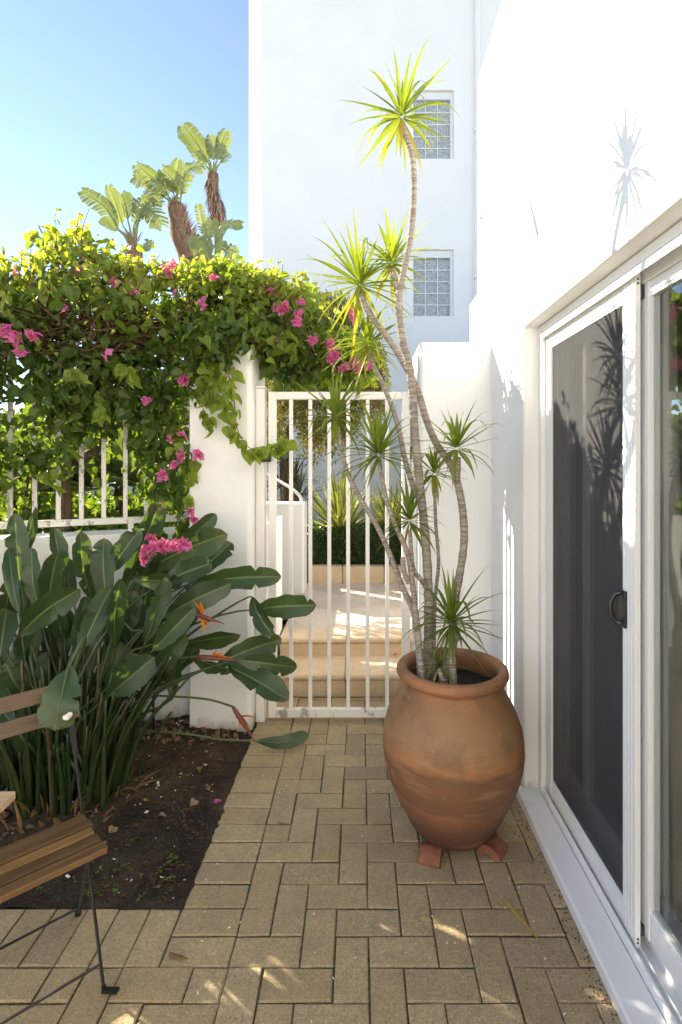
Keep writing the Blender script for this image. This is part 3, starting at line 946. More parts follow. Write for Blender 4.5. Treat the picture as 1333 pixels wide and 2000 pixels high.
# drooping tree behind the gate
def tree_behind():
    base = Vector((-1.05, 6.9, .40))
    t = thing("pepper_tree", "fine leaved olive green tree drooping behind the top of the gate", "tree", base)
    m = MB(); top = P(590, 760, 6.9)
    m.tube(spline([base, base+Vector((.08, 0, .9)), P(560, 860, 6.9), top, P(610, 640, 6.9)], 5), lerpl([.07, .05, .015], 21), 8)
    ends = []
    for k in range(34):
        a = P(ran(545, 615), ran(650, 820), 6.9); b = P(ran(505, 725), ran(560, 800), ran(6.2, 7.6))
        mid = a.lerp(b, .5)+Vector((0, 0, .15))
        m.tube(spline([a, mid, b], 4), lerpl([.014, .004], 9), 5); ends.append((a, mid, b))
    m.build("trunk", BARK, t, smooth=True)
    m = MB()
    cl = []
    tries = 0
    while len(cl) < 900 and tries < 19000:
        tries += 1
        px, py = ran(500, 745), ran(560, 872)
        lim = 850-.0*(px) if px < 640 else 850-(px-640)*.75
        if px > 640 and py < 690 and (px-640)/100 + (690-py)/190 > 1.15: continue
        if px > 700 and py < 640: continue
        if py > lim: continue
        if py > 780 and mnoise.noise(Vector((px*.02, py*.02, 4))) < -.05: continue
        cl.append(P(px, py, ran(6.1, 7.7)))
    for c in cl:
        hang = ran(.16, .4); dirx = Vector((ran(-.35, .35), ran(-.3, .3), -1)).normalized()
        rr = ran(0, .9); g = .6 if R.random() < .2 else (ran(0, .2))
        if c.x > .0: g = max(g, ran(.3, .9))
        for j in range(44):
            p = c + dirx*(hang*j/44) + Vector((ran(-.05, .05), ran(-.05, .05), ran(-.03, .03)))
            d = (dirx + rvec()*.9).normalized(); s = d.cross(rvec()).normalized()
            smleaf(m, p, d, s, ran(.04, .075), ran(.014, .024), min(1, max(0, rr+ran(-.2, .2))), g)
    m.build("foliage", TREELF, t)
tree_behind()

# ------------------------------------------------------------------ bougainvillea
def fenceY(px):
    if px > 372: return 3.38
    k = (px-CX)/F                        # X = k Y ; Y = 3.33+.456 (X+1)
    return 3.786/(1-.456*k)
def interp(tab, x):
    if x <= tab[0][0]: return tab[0][1]
    for (a, b), (c, d) in zip(tab, tab[1:]):
        if x <= c: return b+(d-b)*(x-a)/(c-a)
    return tab[-1][1]
TOP = [(-900, 500), (0, 520), (25, 505), (60, 540), (95, 470), (140, 460), (185, 480), (230, 510), (300, 525), (380, 535), (430, 520), (480, 530), (540, 545), (590, 565), (625, 600), (660, 640), (700, 670), (725, 700)]
BOT = [(-900, 1000), (-60, 1000), (0, 920), (60, 945), (110, 930), (170, 880), (210, 850), (260, 900), (300, 975), (355, 960), (372, 760), (420, 695), (470, 648), (512, 640), (522, 740), (600, 750), (640, 740), (725, 735)]
bv = thing("bougainvillea", "dense bougainvillea vine with magenta flowers covering the fence and pillar top", "vine", fpt(1.2, .4, .98))
def boug():
    tr = MB()
    def T(pts, r0, r1, n=9, col=(0, 0, 0)):
        sp = spline(pts, 6)
        tr.tube(sp, lerpl([r0, r1], len(sp)), n, col, bump=lambda i, k: .12*math.sin(i*1.7+k*2.1))
    T([P(128, 1035, 3.42), P(130, 985, 3.45), P(125, 940, 3.45), P(120, 880, 3.4), P(135, 800, 3.4), P(120, 700, 3.35), P(60, 650, 3.3)], .035, .03)
    T([P(-40, 975, 3.15), P(20, 950, 3.15), P(70, 925, 3.2), P(130, 905, 3.2), P(180, 885, 3.22), P(200, 845, 3.22), P(195, 780, 3.2), P(215, 700, 3.2), P(260, 650, 3.25)], .028, .036)
    T([P(200, 850, 3.22), P(260, 820, 3.3), P(330, 825, 3.3), P(370, 828, 3.4)], .018, .012)
    T([P(-300, 660, 3.0), P(-100, 650, 3.1), P(60, 645, 3.2), P(170, 655, 3.2), P(260, 650, 3.25), P(380, 625, 3.35), P(520, 640, 3.4), P(610, 640, 3.45)], .04, .02)
    T([P(8, 660, 3.0), P(10, 600, 3.0), P(6, 545, 3.0), P(8, 485, 3.0)], .010, .005)
    T([P(160, 660, 3.05), P(210, 690, 3.0), P(240, 668, 3.0), P(215, 700, 3.1)], .007, .005)
    T([P(150, 640, 3.2), P(130, 560, 3.15), P(105, 500, 3.1), P(75, 440, 3.1)], .010, .003)
    trunk = tr.build("trunk", BARK, bv, smooth=True)
    tw = MB()
    for k in range(620):
        px = ran(-420, 640); py = ran(interp(TOP, px)+10, min(interp(BOT, px), interp(TOP, px)+190)); Y = fenceY(px)+ran(-.2, .3)
        a = P(px, py, Y); b = a + Vector((ran(-.22, .22), ran(-.12, .12), ran(-.16, .18)))
        m_ = a.lerp(b, .5)+rvec()*.03
        tw.tube(spline([a, m_, b], 3), lerpl([.0045, .002], 7), 4, cap=False)
    # dead brown tangle in the hollow above the fence
    for k in range(420):
        px = ran(60, 300); py = ran(612, 690); Y = fenceY(px)+ran(-.1, .22)
        a = P(px, py, Y); b = a + Vector((ran(-.2, .2), ran(-.1, .1), ran(-.05, .05)))
        tw.tube([a, a.lerp(b, .5)+rvec()*.02, b], [.005, .004, .003], 4, cap=False)
    # upright shoots
    shoots = []
    for k in range(190):
        px = ran(-350, 610); Y = fenceY(px)+ran(-.2, .25); py = interp(TOP, px)+40
        if 60 < px < 200 and R.random() < .5: hgt = ran(50, 105)
        else: hgt = ran(25, 65)
        a = P(px, py, Y); b = P(px+ran(-30, 30), py-hgt, Y+ran(-.08, .08))
        tw.tube(spline([a, a.lerp(b, .5)+rvec()*.02, b], 3), lerpl([.004, .0015], 7), 4, cap=False)
        shoots.append((a, b))
    # hanging strands
    strands = [([(430, 690), (455, 760), (462, 830), (480, 868), (505, 880), (535, 872), (560, 866)], 3.02),
               ([(400, 690), (425, 720), (440, 790), (455, 850)], 3.02),
               ([(380, 700), (395, 790), (410, 830)], 3.04), ([(360, 800), (365, 900), (362, 960), (352, 1050)], 3.14),
               ([(330, 780), (340, 900), (345, 980)], 3.15), ([(300, 800), (310, 900), (320, 960)], 3.12),
               ([(285, 860), (290, 930), (310, 1010), (320, 1070)], 3.1), ([(0, 668), (40, 665), (90, 655)], 2.85),
               ([(560, 700), (580, 740), (600, 745)], 3.3), ([(600, 640), (650, 680), (700, 712), (725, 712)], 3.2),
               ([(620, 610), (660, 640), (690, 690)], 3.25)]
    sl = []
    for pts, Y in strands:
        sp = spline([P(a, b, Y) for a, b in pts], 5)
        tw.tube(sp, lerpl([.003, .0015], len(sp)), 4, cap=False); sl.append(sp)
    tw.build("twigs", TWIG, trunk)

    lf = MB()
    def leaf_at(p, L, r, g=0, hang=.55, face=.45):
        nrm = (Vector((ran(-.7, .7), -face, ran(-.1, 1.0))) + rvec()*.7).normalized()
        d = (Vector((ran(-.8, .8), ran(-.4, .2), -hang)) + rvec()*.45).normalized()
        heart(lf, p, d, nrm, L, min(1, max(0, r)), g, ran(.0, .45), ran(.75, 1.05))
    def cluster(c, n, spread, L, r, g=0):
        for j in range(n):
            p = c + Vector((R.gauss(0, spread), R.gauss(0, spread*.8), R.gauss(0, spread)))
            leaf_at(p, L*ran(.65, 1.2), r+ran(-.12, .12), g if R.random() < .5 else 0)
    N = 0
    while N < 1950:
        px = ran(-430, 725) if R.random() < .86 else ran(-900, -430); t_ = interp(TOP, px); b_ = interp(BOT, px)
        py = ran(t_, b_)
        dens = 1.0
        q = (py-t_)/(b_-t_)
        # hollow with bare branches
        if 75 < px < 275 and 612 < py < 668 and mnoise.noise(Vector((px*.02, py*.03, 9))) > -.35: dens = .10
        if py > 800 and px < 275: dens = .42
        if 0 < px < 70 and 665 < py < 800: dens = .4
        if px < -40 and py > 700: dens = 1.0
        if px > 620: dens = .38
        if mnoise.noise(Vector((px*.013, py*.016, 2))) < -.22: dens *= .35
        if R.random() > dens: continue
        N += 1
        th = .26 if py < 700 else .12
        Y = fenceY(px) + (ran(-th, .30) if py < 700 else ran(-.14, .12))
        if 372 < px < 500 and py > 640: Y = 3.02
        young = max(0, 1-(py-t_)/135.0)
        r = .06+ran(0, .12)+.85*young*ran(.4, 1.1) + (.45 if R.random() < .10 else 0)
        g = .6 if (young > .45 and R.random() < .35) else 0
        cluster(P(px, py, Y), R.randint(5, 9), ran(.03, .065), R.choice((.04, .055, .065, .085)) if young < .6 else ran(.035, .06), r, g)
    # inner and rear layers so the mass stays closed
    for k in range(600):
        px = ran(-430, 610); t_ = interp(TOP, px)+28
        py = ran(t_, min(interp(BOT, px), 760))
        if 0 < px < 70 and py > 665: continue
        if 75 < px < 275 and 605 < py < 675 and R.random() < .93: continue
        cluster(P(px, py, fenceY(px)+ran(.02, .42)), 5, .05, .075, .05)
    for k in range(170):
        px = ran(-430, 270); py = ran(780, 930)
        if R.random() < .5: continue
        cluster(P(px, py, fenceY(px)+ran(.1, .3)), 4, .05, .07, .25)
    for a, b in shoots:
        for j in range(R.randint(4, 8)):
            p = a.lerp(b, ran(.3, 1.02))
            leaf_at(p, ran(.035, .065), ran(.65, 1), .5 if R.random() < .4 else 0, .2)
        if R.random() < .4:
            for j in range(8): leaf_at(b+rvec()*.012, .022, .8, 1.0, -.2)
    for sp, (pts, Y) in zip(sl, strands):
        pale_green = pts[0][0] > 370 and pts[0][0] < 440  # strands draped over the pillar carry paler green leaves
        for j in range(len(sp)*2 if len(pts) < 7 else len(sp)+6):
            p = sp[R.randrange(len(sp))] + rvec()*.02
            leaf_at(p, ran(.05, .085), ran(.55, .95) if pale_green else ran(.05, .3), 0, .9)
    # bright new growth hanging in front of the pillar
    for (px, py) in ((395, 735), (420, 745), (440, 735), (450, 760), (405, 765), (425, 775), (400, 720), (455, 720)):
        for j in range(4): leaf_at(P(px, py, 3.0)+rvec()*.03, ran(.07, .1), ran(.7, .95), 0, .9)
    for (px, py) in ((150, 720), (165, 735), (140, 725), (240, 715), (255, 735), (250, 720), (195, 800), (205, 805), (340, 870), (375, 925), (385, 900), (370, 940), (365, 975)):
        for j in range(3): leaf_at(P(px, py, fenceY(px)-.28)+rvec()*.02, ran(.06, .085), ran(.6, .9), 0, .7)
    for (px, py, L) in ((487, 893, .085), (519, 884, .06), (548, 865, .055), (556, 868, .05), (474, 875, .05)):
        heart(lf, P(px, py-12, 3.0), Vector((.1, -.1, -1)), Vector((.1, -1, .3)), L, .8, 0, .15)
    for (px, py) in ((72, 450), (60, 455)): heart(lf, P(px, py, 3.1), Vector((-.3, 0, -1)), Vector((0, -1, .2)), .07, 1, 0, .1)
    for k in range(26): leaf_at(P(ran(405, 440), ran(510, 560), 3.2), ran(.06, .09), ran(.7, 1), 0)
    lf.build("leaves", BOUG, bv, smooth=False)
    # bract clusters
    fl = [(8, 650, 9, 2.66, .03), (24, 657, 8, 2.66, .03), (65, 655, 5, 2.66, .02), (42, 688, 3, 2.66, .01),
          (545, 605, 5, 3.1, .02), (556, 600, 4, 3.1, .02), (582, 612, 4, 3.1, .012), (582, 628, 5, 3.1, .016),
          (612, 665, 5, 3.15, .014), (645, 672, 5, 3.15, .02), (655, 690, 7, 3.15, .025), (648, 702, 5, 3.15, .02),
          (672, 718, 4, 3.15, .018), (695, 708, 3, 3.15, .015), (700, 720, 3, 3.15, .015), (717, 713, 3, 3.15, .014), (683, 605, 3, 3.2, .012), (690, 622, 3, 3.2, .012),
          (358, 742, 5, 2.98, .018), (285, 782, 3, 3.0, .012), (352, 890, 5, 2.98, .016), (388, 887, 5, 2.96, .02), (340, 905, 2, 2.97, .01),
          (320, 930, 5, 2.95, .018), (374, 998, 3, 2.98, .012), (380, 1016, 3, 2.98, .012),
          (285, 1078, 4, 2.62, .02), (300, 1070, 5, 2.62, .022), (318, 1068, 6, 2.62, .022), (335, 1066, 6, 2.62, .02), (352, 1066, 5, 2.62, .02), (366, 1068, 4, 2.62, .014), (296, 1052, 3, 2.62, .012), (280, 1092, 3, 2.62, .014),
          (325, 530, 4, 3.1, .02), (338, 518, 2, 3.1, .01), (155, 615-90, 3, 3.0, .012), (78, 525, 3, 3.0, .012), (515, 560, 3, 3.2, .02), (535, 568, 3, 3.2, .02), (420, 545, 2, 3.1, .015)]
    for k in range(8):
        px = ran(20, 600); py = interp(TOP, px)+ran(0, 60)
        fl.append((px, py, R.choice((1, 1, 2)), fenceY(px)-ran(.1, .3), .01))
    for (px, py) in ((210, 690), (120, 600), (395, 600), (450, 640), (330, 860), (355, 850)):
        fl.append((px, py, 1, fenceY(px)-.3, .01))
    for (px, py, n, Y, sp) in fl:
        m = MB(); c = P(px, py, Y)
        for j in range(n*2):
            p = c + rvec()*sp*.9
            for q in range(3):
                d = rvec(); heart(m, p, d, rvec(), ran(.024, .036), ran(0, 1), .3 if R.random() < .1 else 0, .5, .95)
        m.build("flower_cluster", BRACT, bv)
    # stem for the low cluster
    m = MB(); sp = spline([P(352, 1040, 3.1), P(335, 1060, 2.75), P(300, 1075, 2.62), P(280, 1095, 2.6)], 5)
    m.tube(sp, .002, 4)
    m.build("shoot", TWIG, bv)
boug()

# ------------------------------------------------------------------ plants beyond the fence
def fox_agave(px, py, Y, L, label):
    c = P(px, py, Y)
    t = thing("foxtail_agave", label, "agave", c, "pale green agaves behind the fence")
    m = MB()
    for k in range(26):
        a = k*2.4; el = .15+1.2*(k/26)
        d = Vector((math.cos(a)*math.cos(el), math.sin(a)*math.cos(el), math.sin(el)))
        pts = [c+d*(L*q/6)+Vector((0, 0, -.10*L*(q/6)**2*math.cos(el))) for q in range(7)]
        nrm = (Vector((0, 0, 1))-d*d.z).normalized() if abs(d.z) < .98 else Vector((1, 0, 0))
        blade(m, pts, L*.26, nrm, -.35, ran(.1, .7), .2, .02, k)
    m.build("leaves", AGAVE, t, smooth=True)
fox_agave(70, 960, 3.75, .48, "pale green agave behind the leftmost fence pickets")
fox_agave(170, 950, 3.95, .52, "pale green agave behind the middle fence pickets near the vine trunk")
fox_agave(262, 945, 3.9, .50, "pale green agave behind the pickets nearest the white pillar")
fox_agave(340, 955, 4.4, .45, "small pale agave partly hidden by the hanging vine beside the pillar")
def shrub(px, py, Y, w, h, n, label, r=(.2, .9)):
    c = P(px, py, Y); base = Vector((c.x, c.y, .98))
    t = thing("garden_shrub", label, "shrub", base, "sunlit shrubs behind the fence")
    m = MB()
    for k in range(8):
        m.tube(spline([base, base+Vector((ran(-.1, .1), ran(-.1, .1), (c.z-.98)*.6)), c+Vector((ran(-w, w), ran(-.3, .3), ran(0, h)))*.6], 3), lerpl([.015, .004], 7), 5)
    m.build("stems", BARK, t)
    m = MB()
    for k in range(n):
        q = rvec()*(R.random()**.4); p = c+Vector((q.x*w, q.y*.5, q.z*h))
        if mnoise.noise(p*3.5) < -.15: continue
        for j in range(6):
            nrm = rvec(); d = (rvec()+Vector((0, 0, -.4))).normalized()
            heart(m, p+rvec()*.06, d, nrm, ran(.05, .085), ran(*r), 0, .2)
    m.build("foliage", BOUG, t)
m = MB()
for k in range(2600):
    x = ran(-6, -1.45); y = ran(3.6, 7.0)
    if y < 3.55+.456*(x+1)+.3: continue
    c = Vector((x, y, .985+ran(0, .16)*(1+mnoise.noise(Vector((x*2, y*2, 0))))))
    for j in range(3):
        heart(m, c+rvec()*.03, (rvec()+Vector((0, 0, .4))).normalized(), rvec(), ran(.04, .09), ran(0, .6), 0, .2)
tag(m.build("ground_cover", BOUG), "low green ground cover on the raised soil beyond the fence", None, None, 'stuff')
shrub(40, 900, 4.4, .7, .45, 260, "bright backlit shrub behind the left end of the fence")
shrub(235, 860, 4.8, .75, .5, 300, "bright backlit shrub behind the fence between trunk and pillar")
shrub(330, 800, 5.4, .6, .6, 220, "taller yellow green shrub behind the fence next to the pillar")
mb = MB(); n = 12; vs = []
for j in range(n+1):
    for i in range(n+1):
        x = i/n; z = j/n
        vs.append(P(-40+180*x, 870-62*z+10*math.sin(x*5)*z, 5.2) + Vector((0, .12*math.sin(x*9+z*3)-.3*z*z, 0)))
mb.add(vs, [(j*(n+1)+i, j*(n+1)+i+1, (j+1)*(n+1)+i+1, (j+1)*(n+1)+i) for j in range(n) for i in range(n)])
tag(mb.build("blue_cover", BLUE, smooth=True, solid=.01), "bright blue cloth cover glimpsed behind the left fence pickets", "cloth")

# ------------------------------------------------------------------ tall strelitzias against the sky
def nleaf(m, pts, w, split=.5, r=.4, seed=0):
    sp = spline(pts, 8); n = len(sp); segs = 22
    view = Vector((0, -1, 0))
    def at(t):
        x = max(0, min(1, t))*(n-1); k = min(int(x), n-2); return sp[k].lerp(sp[k+1], x-k)
    rr = random.Random(seed)
    m.tube(sp, lerpl([w*.05, w*.012], n), 5, (r, 0, .8))
    for sd in (-1, 1):
        i = 0
        roll = rr.uniform(-.5, .5)
        while i < segs:
            span = 1 if rr.random() < split else rr.randint(2, 4)
            t0 = .02+.96*i/segs; t1 = .02+.96*min(segs, i+span)/segs
            dr = rr.uniform(.0, .35)*split
            vs = []; cs = []
            K = max(1, span*2)
            for q in range(K+1):
                t = t0+(t1-t0)*q/K*.97
                c = at(t); d = (at(t+.03)-at(t-.03)).normalized()
                nn = (view + Vector((roll, 0, .3))).normalized()
                s = d.cross(nn).normalized()*sd
                prof = (.45+.55*min(1, t*4))*(1-max(0, (t-.72)/.28)**2*.75)
                end = c + s*(w*.5*prof) + d*(w*.22) + Vector((0, 0, -dr*w*.5)) + nn.cross(Vector((1, 0, 0)))*0
                vs += [c, c.lerp(end, .55)+nn*(.05*w), end]
                cs += [(r, 0, .35), (r+.1, 0, 0), (r+.15, rr.uniform(0, .25), 0)]
            fs = []
            for q in range(K):
                fs += [(q*3, q*3+1, q*3+4, q*3+3), (q*3+1, q*3+2, q*3+5, q*3+4)]
            m.add(vs, fs, cs); i += span
def tallstrel(label, Y, trunk, tr, fib, leaves, stalks=True):
    base = P(trunk[0][0], trunk[0][1], Y); g = Vector((base.x, base.y, .3))
    t = thing("giant_strelitzia", label, "tree", g, "giant strelitzias against the sky")
    m = MB(); pts = [g] + [P(a, b, Y) for a, b in trunk]
    sp = spline(pts, 6)
    m.tube(sp, lerpl([U(q, Y)/2 for q in tr], len(sp)), 12, bump=lambda i, k: .1*math.sin(k*2.3+i))
    m.build("trunk", FIBRE, t, smooth=True)
    m = MB()
    a0, a1 = P(*fib[0], Y), P(*fib[1], Y)
    for k in range(fib[3]):
        q = R.random(); c = a0.lerp(a1, q); a = ran(0, 6.28); rw = U(fib[2], Y)*(.45+.5*math.sin(math.pi*min(1, q*1.1+.1)))*.5
        out = Vector((math.cos(a), math.sin(a), 0))
        d = (out*.55 + Vector((0, 0, fib[4]*ran(.5, 1.3)))).normalized()
        strap(m, c+out*rw*.8, d, U(ran(14, 30), Y), U(ran(2.5, 5), Y), .5, 3, .3, ran(0, 1), 0)
    m.build("dead_leaf_bases", leafmat("dead_strap_" + str(int(trunk[0][0])), (.20, .12, .085), (.38, .26, .19), (.4, .3, .2), (.3, .2, .1), .1, .8, 1), t)
    m = MB(); crown = P(trunk[-1][0], trunk[-1][1], Y)
    for k, (bp, mp_, tp, w, split) in enumerate(leaves):
        yy = ran(-.35, .35)
        b = P(*bp, Y+yy*.5); md = P(*mp_, Y+yy*.8); e = P(*tp, Y+yy)
        m.tube(spline([crown+Vector((0, 0, -U(20, Y))), crown.lerp(b, .55)+Vector((0, 0, 0)), b], 4), lerpl([U(5, Y)/1.5, U(2.6, Y)/2], 9), 6, (.5, 0, .5))
        nleaf(m, [b, md, e], U(w, Y), min(1, split*.9+.28), ran(.15, .8), k+int(trunk[0][0]))
    m.build("leaves", NICO, t)
tallstrel("giant strelitzia at the left with paddle leaves fanning low over the vine", 13.0, [(262, 560), (262, 520), (262, 480)], [30, 34, 38, 26], ((262, 520), (262, 470), 34, 60, 1.0),
          [((232, 450), (205, 405), (160, 372), 34, .6), ((240, 440), (228, 400), (213, 362), 24, .1), ((250, 430), (246, 405), (238, 378), 40, .1),
           ((268, 430), (285, 400), (318, 440), 44, .95), ((262, 440), (280, 405), (300, 390), 36, .9), ((235, 450), (215, 440), (195, 430), 16, .2), ((275, 490), (290, 480), (292, 470), 20, .1), ((272, 430), (290, 385), (318, 400), 26, .5)])
tallstrel("giant strelitzia in the middle with a thick fibrous trunk", 13.5, [(378, 560), (372, 510), (355, 455), (342, 400)], [24, 32, 44, 30], ((372, 500), (345, 405), 44, 190, 1.2),
          [((330, 385), (305, 350), (262, 345), 42, .7), ((325, 380), (295, 345), (268, 322), 36, .5), ((345, 380), (345, 350), (350, 312), 28, .1), ((352, 385), (365, 335), (398, 322), 34, .95),
           ((350, 370), (338, 350), (318, 330), 34, .2), ((320, 385), (300, 375), (285, 372), 24, .6), ((340, 380), (338, 360), (335, 345), 26, .1)])
tallstrel("tallest giant strelitzia with shaggy dead leaves below its crown", 14.0, [(426, 560), (425, 470), (420, 400), (415, 340)], [8, 9, 14, 22], ((430, 435), (412, 345), 30, 240, -1.2),
          [((408, 320), (385, 280), (358, 245), 42, .25), ((410, 315), (395, 290), (375, 270), 34, .4), ((418, 315), (415, 290), (412, 265), 26, .1), ((424, 315), (432, 285), (442, 256), 30, .2), ((430, 320), (440, 305), (448, 300), 20, .9), ((404, 325), (392, 308), (385, 300), 22, .3)])
tallstrel("small giant strelitzia at the right beside the white building", 12.0, [(408, 560), (406, 530), (404, 505)], [14, 18, 18, 14], ((406, 520), (404, 495), 14, 30, 1.0),
          [((402, 465), (395, 430), (388, 398), 20, .95), ((408, 470), (410, 450), (414, 430), 32, .1), ((420, 480), (440, 440), (474, 438), 24, .6), ((398, 500), (385, 480), (378, 462), 30, .2),
           ((410, 510), (400, 490), (392, 470), 44, .1), ((440, 540), (450, 510), (456, 480), 26, .0), ((392, 540), (372, 525), (345, 530), 30, .8), ((470, 540), (480, 525), (492, 520), 24, .1), ((420, 500), (430, 480), (436, 470), 30, .1)])

# ------------------------------------------------------------------ front strelitzia
stp = thing("strelitzia", "large bird of paradise plant with dark paddle leaves and orange flowers in the bed", "plant", (-1.42, 2.52, 0))
def strel():
    CB = Vector((-1.42, 2.52, .02))
    # tipx, tipy, basex, basey, width px, Y at blade, roll
    L = [(30, 1003, 47, 1190, 42, 2.7, .2), (18, 1070, 38, 1200, 26, 2.6, -.3), (70, 990, 50, 1100, 18, 2.8, .9), (62, 1070, 78, 1195, 34, 2.65, -.4),
         (105, 1030, 132, 1130, 30, 2.75, .5), (113, 1078, 98, 1205, 42, 2.6, -.2), (158, 1038, 182, 1175, 38, 2.72, .2), (202, 1052, 208, 1180, 46, 2.7, -.1),
         (274, 1033, 212, 1120, 42, 2.75, -.2), (316, 975, 238, 1165, 46, 2.85, .35), (156, 1150, 38, 1240, 56, 2.25, .1), (170, 1165, 150, 1300, 34, 2.6, .4),
         (217, 1148, 160, 1268, 46, 2.35, 0), (236, 1130, 226, 1268, 34, 2.4, .3), (298, 1050, 250, 1170, 34, 2.9, .6), (422, 1004, 335, 1090, 34, 2.95, .2),
         (444, 1042, 290, 1110, 60, 2.85, .1), (452, 1060, 385, 1125, 44, 2.9, -.3), (414, 1100, 320, 1140, 46, 2.7, -.2), (356, 1138, 262, 1132, 34, 2.6, .2),
         (550, 1126, 380, 1140, 46, 2.8, .1), (452, 1140, 320, 1205, 52, 2.65, .1), (534, 1242, 492, 1165, 32, 2.75, .3), (618, 1182, 498, 1190, 46, 2.78, .1),
         (550, 1248, 425, 1296, 46, 2.75, .1), (580, 1304, 462, 1288, 40, 2.7, .2), (564, 1368, 445, 1300, 48, 2.65, -.3), (470, 1240, 335, 1262, 30, 2.7, .8),
         (346, 1188, 262, 1285, 44, 2.75, .4), (380, 1186, 300, 1270, 44, 2.5, 0), (302, 1284, 212, 1360, 58, 2.4, .1), (14, 1190, 0, 1285, 44, 2.5, .2),
         (12, 1295, 52, 1362, 46, 2.4, -.2), (-30, 1040, -10, 1200, 46, 2.6, 0), (90, 1120, 60, 1260, 40, 2.8, .3), (255, 1180, 215, 1300, 44, 2.75, .3),
         (300, 1120, 235, 1230, 46, 2.9, .1), (-20, 1330, 30, 1420, 40, 2.3, .2), (60, 1480, 50, 1360, 40, 2.35, .2), (330, 1230, 250, 1320, 34, 2.6, .6),
         (132, 1000+90, 125, 1220, 34, 2.9, .6), (345, 1080, 262, 1180, 48, 2.95, .3), (455, 1310, 372, 1282, 22, 2.7, .9), (22, 1130, 10, 1240, 40, 2.9, .5)]
    for k, (tx, ty, bx, by, w, Y, roll) in enumerate(L):
        dY = ran(-.12, .12)
        tip = P(tx, ty, Y-dY); b = P(bx, by, Y+dY)
        mid = tip.lerp(b, .5) + Vector((0, 0, .03*(tip-b).length if abs(tx-bx) > abs(ty-by) else 0)) + Vector((ran(-.01, .01), -.02, 0))
        view = (Vector((0, 0, H))-mid).normalized()
        axis = (tip-b).normalized()
        nrm = Matrix.Rotation(roll*1.1, 3, axis) @ view
        pts = spline([b, mid, tip], 5)
        m = MB()
        blade(m, pts, U(w, Y)*.95/max(.55, math.cos(roll*1.1)), nrm, ran(.25, .5), ran(0, .6), .5 if R.random() < .2 else .08, .05, k)
        # stalk
        root = CB + Vector((ran(-.22, .22), ran(-.13, .13), 0))
        st = b - axis*.0
        away = (st-root); hh = away.length
        lean_ = Vector((away.x*.22, away.y*.22, max(.3, hh*.42)))
        c1 = root + lean_; c2 = st - axis*(.30*hh if axis.z > -.1 else .03)
        if c2.z < .05: c2.z = .05
        bz = [root*(1-q)**3 + c1*(3*q*(1-q)**2) + c2*(3*q*q*(1-q)) + st*q**3 for q in [z/12 for z in range(13)]]
        sp = bz + [st.lerp(tip, .25)+nrm*-.004, st.lerp(tip, .6)+nrm*-.004]
        m.tube(sp, lerpl([.012, .009, .0075, .006, .0045, .001], len(sp)), 6, (.2, 0, .12))
        lo = m.build("leaf", STREL, stp, smooth=True)
    # leaf hanging over the chair back with a white dropping
    m = MB(); b = P(136, 1300, 1.80); tip = P(110, 1426, 1.70); mid = b.lerp(tip, .5)+Vector((.01, -.03, 0))
    blade(m, spline([b, mid, tip], 5), .125, Vector((.15, -1, .25)).normalized(), .12, .55, .1, .07, 3)
    sp = spline([CB+Vector((.05, -.1, 0)), CB+Vector((.1, -.2, .4)), b+Vector((-.03, .16, .03)), b, mid, tip], 5)
    m.tube(sp, lerpl([.012, .009, .007, .006, .004, .001], len(sp)), 6, (.25, 0, .2))
    lo = m.build("leaf", STREL, stp, smooth=True)
    m = MB(); c = P(137, 1395, 1.70); 
    for k in range(5): m.tube([c+Vector((ran(-.010, .010), -.012, ran(-.008, .008))), c+Vector((ran(-.010, .010), -.014, ran(-.008, .008)))], ran(.006, .009), 8)
    m.build("white_spot", FLECK, lo)
    # leaf lying on the ground
    m = MB(); b = P(500, 1447, 2.93); tip = P(604, 1434, 2.96); mid = P(555, 1450, 2.90)
    blade(m, spline([b, mid, tip], 5), .075, Vector((0, -.8, .6)).normalized(), .1, .8, .2, .02, 5)
    sp = spline([G(225, 1440, .07), G(245, 1428, .11), P(350, 1432, 2.85), P(430, 1444, 2.9), b, mid, tip], 5)
    m.tube(sp, lerpl([.008, .007, .006, .005, .003, .001], len(sp)), 6, (.5, 0, .4))
    m.build("leaf", STREL, stp, smooth=True)
    # many more stalks and dim inner leaves
    m = MB()
    for k in range(210):
        a = ran(0, 6.28); rr_ = ran(.02, .28)
        root = CB+Vector((math.cos(a)*rr_*1.25, math.sin(a)*rr_*.8, -.02))
        lean = Vector((ran(-.22, .22)+math.cos(a)*rr_*1.5, ran(-.12, .12)+math.sin(a)*rr_, 1)).normalized(); Ls = ran(.3, .75)
        e = root+lean*Ls
        sp = spline([root, root+Vector((lean.x*.35*Ls, lean.y*.35*Ls, Ls*.5)), e], 4)
        m.tube(sp, lerpl([.013, .009, .005], len(sp)), 6, (ran(0, .9), .6 if R.random() < .10 else 0, 0))
    m.build("stalks", STALK, stp, smooth=True)
    for k in range(40):
        a = ran(0, 6.28); base = CB+Vector((ran(-.45, .5), ran(-.05, .35), ran(.28, .72)))
        d = Vector((ran(-.3, .5)+.6*(base.x-CB.x), ran(-.2, .3), ran(.6, 1))).normalized(); Lb = ran(.26, .38)
        m = MB(); pts = [base+d*(Lb*q/6)+Vector((0, 0, -.03*(q/6)**2)) for q in range(7)]
        blade(m, pts, ran(.08, .11), Vector((ran(-.7, .7), -1, ran(-.2, .5))).normalized(), .35, ran(0, .3), .3, .05, k)
        root = CB+Vector((ran(-.15, .15), ran(-.1, .15), 0))
        sp = spline([root, root.lerp(base, .5)+Vector((0, 0, .05)), base, pts[3], pts[6]], 4)
        m.tube(sp, lerpl([.012, .007, .005, .001], len(sp)), 5, (.2, 0, .1))
        m.build("leaf", STREL, stp, smooth=True)
    # dry sheaths at the foot
    m = MB()
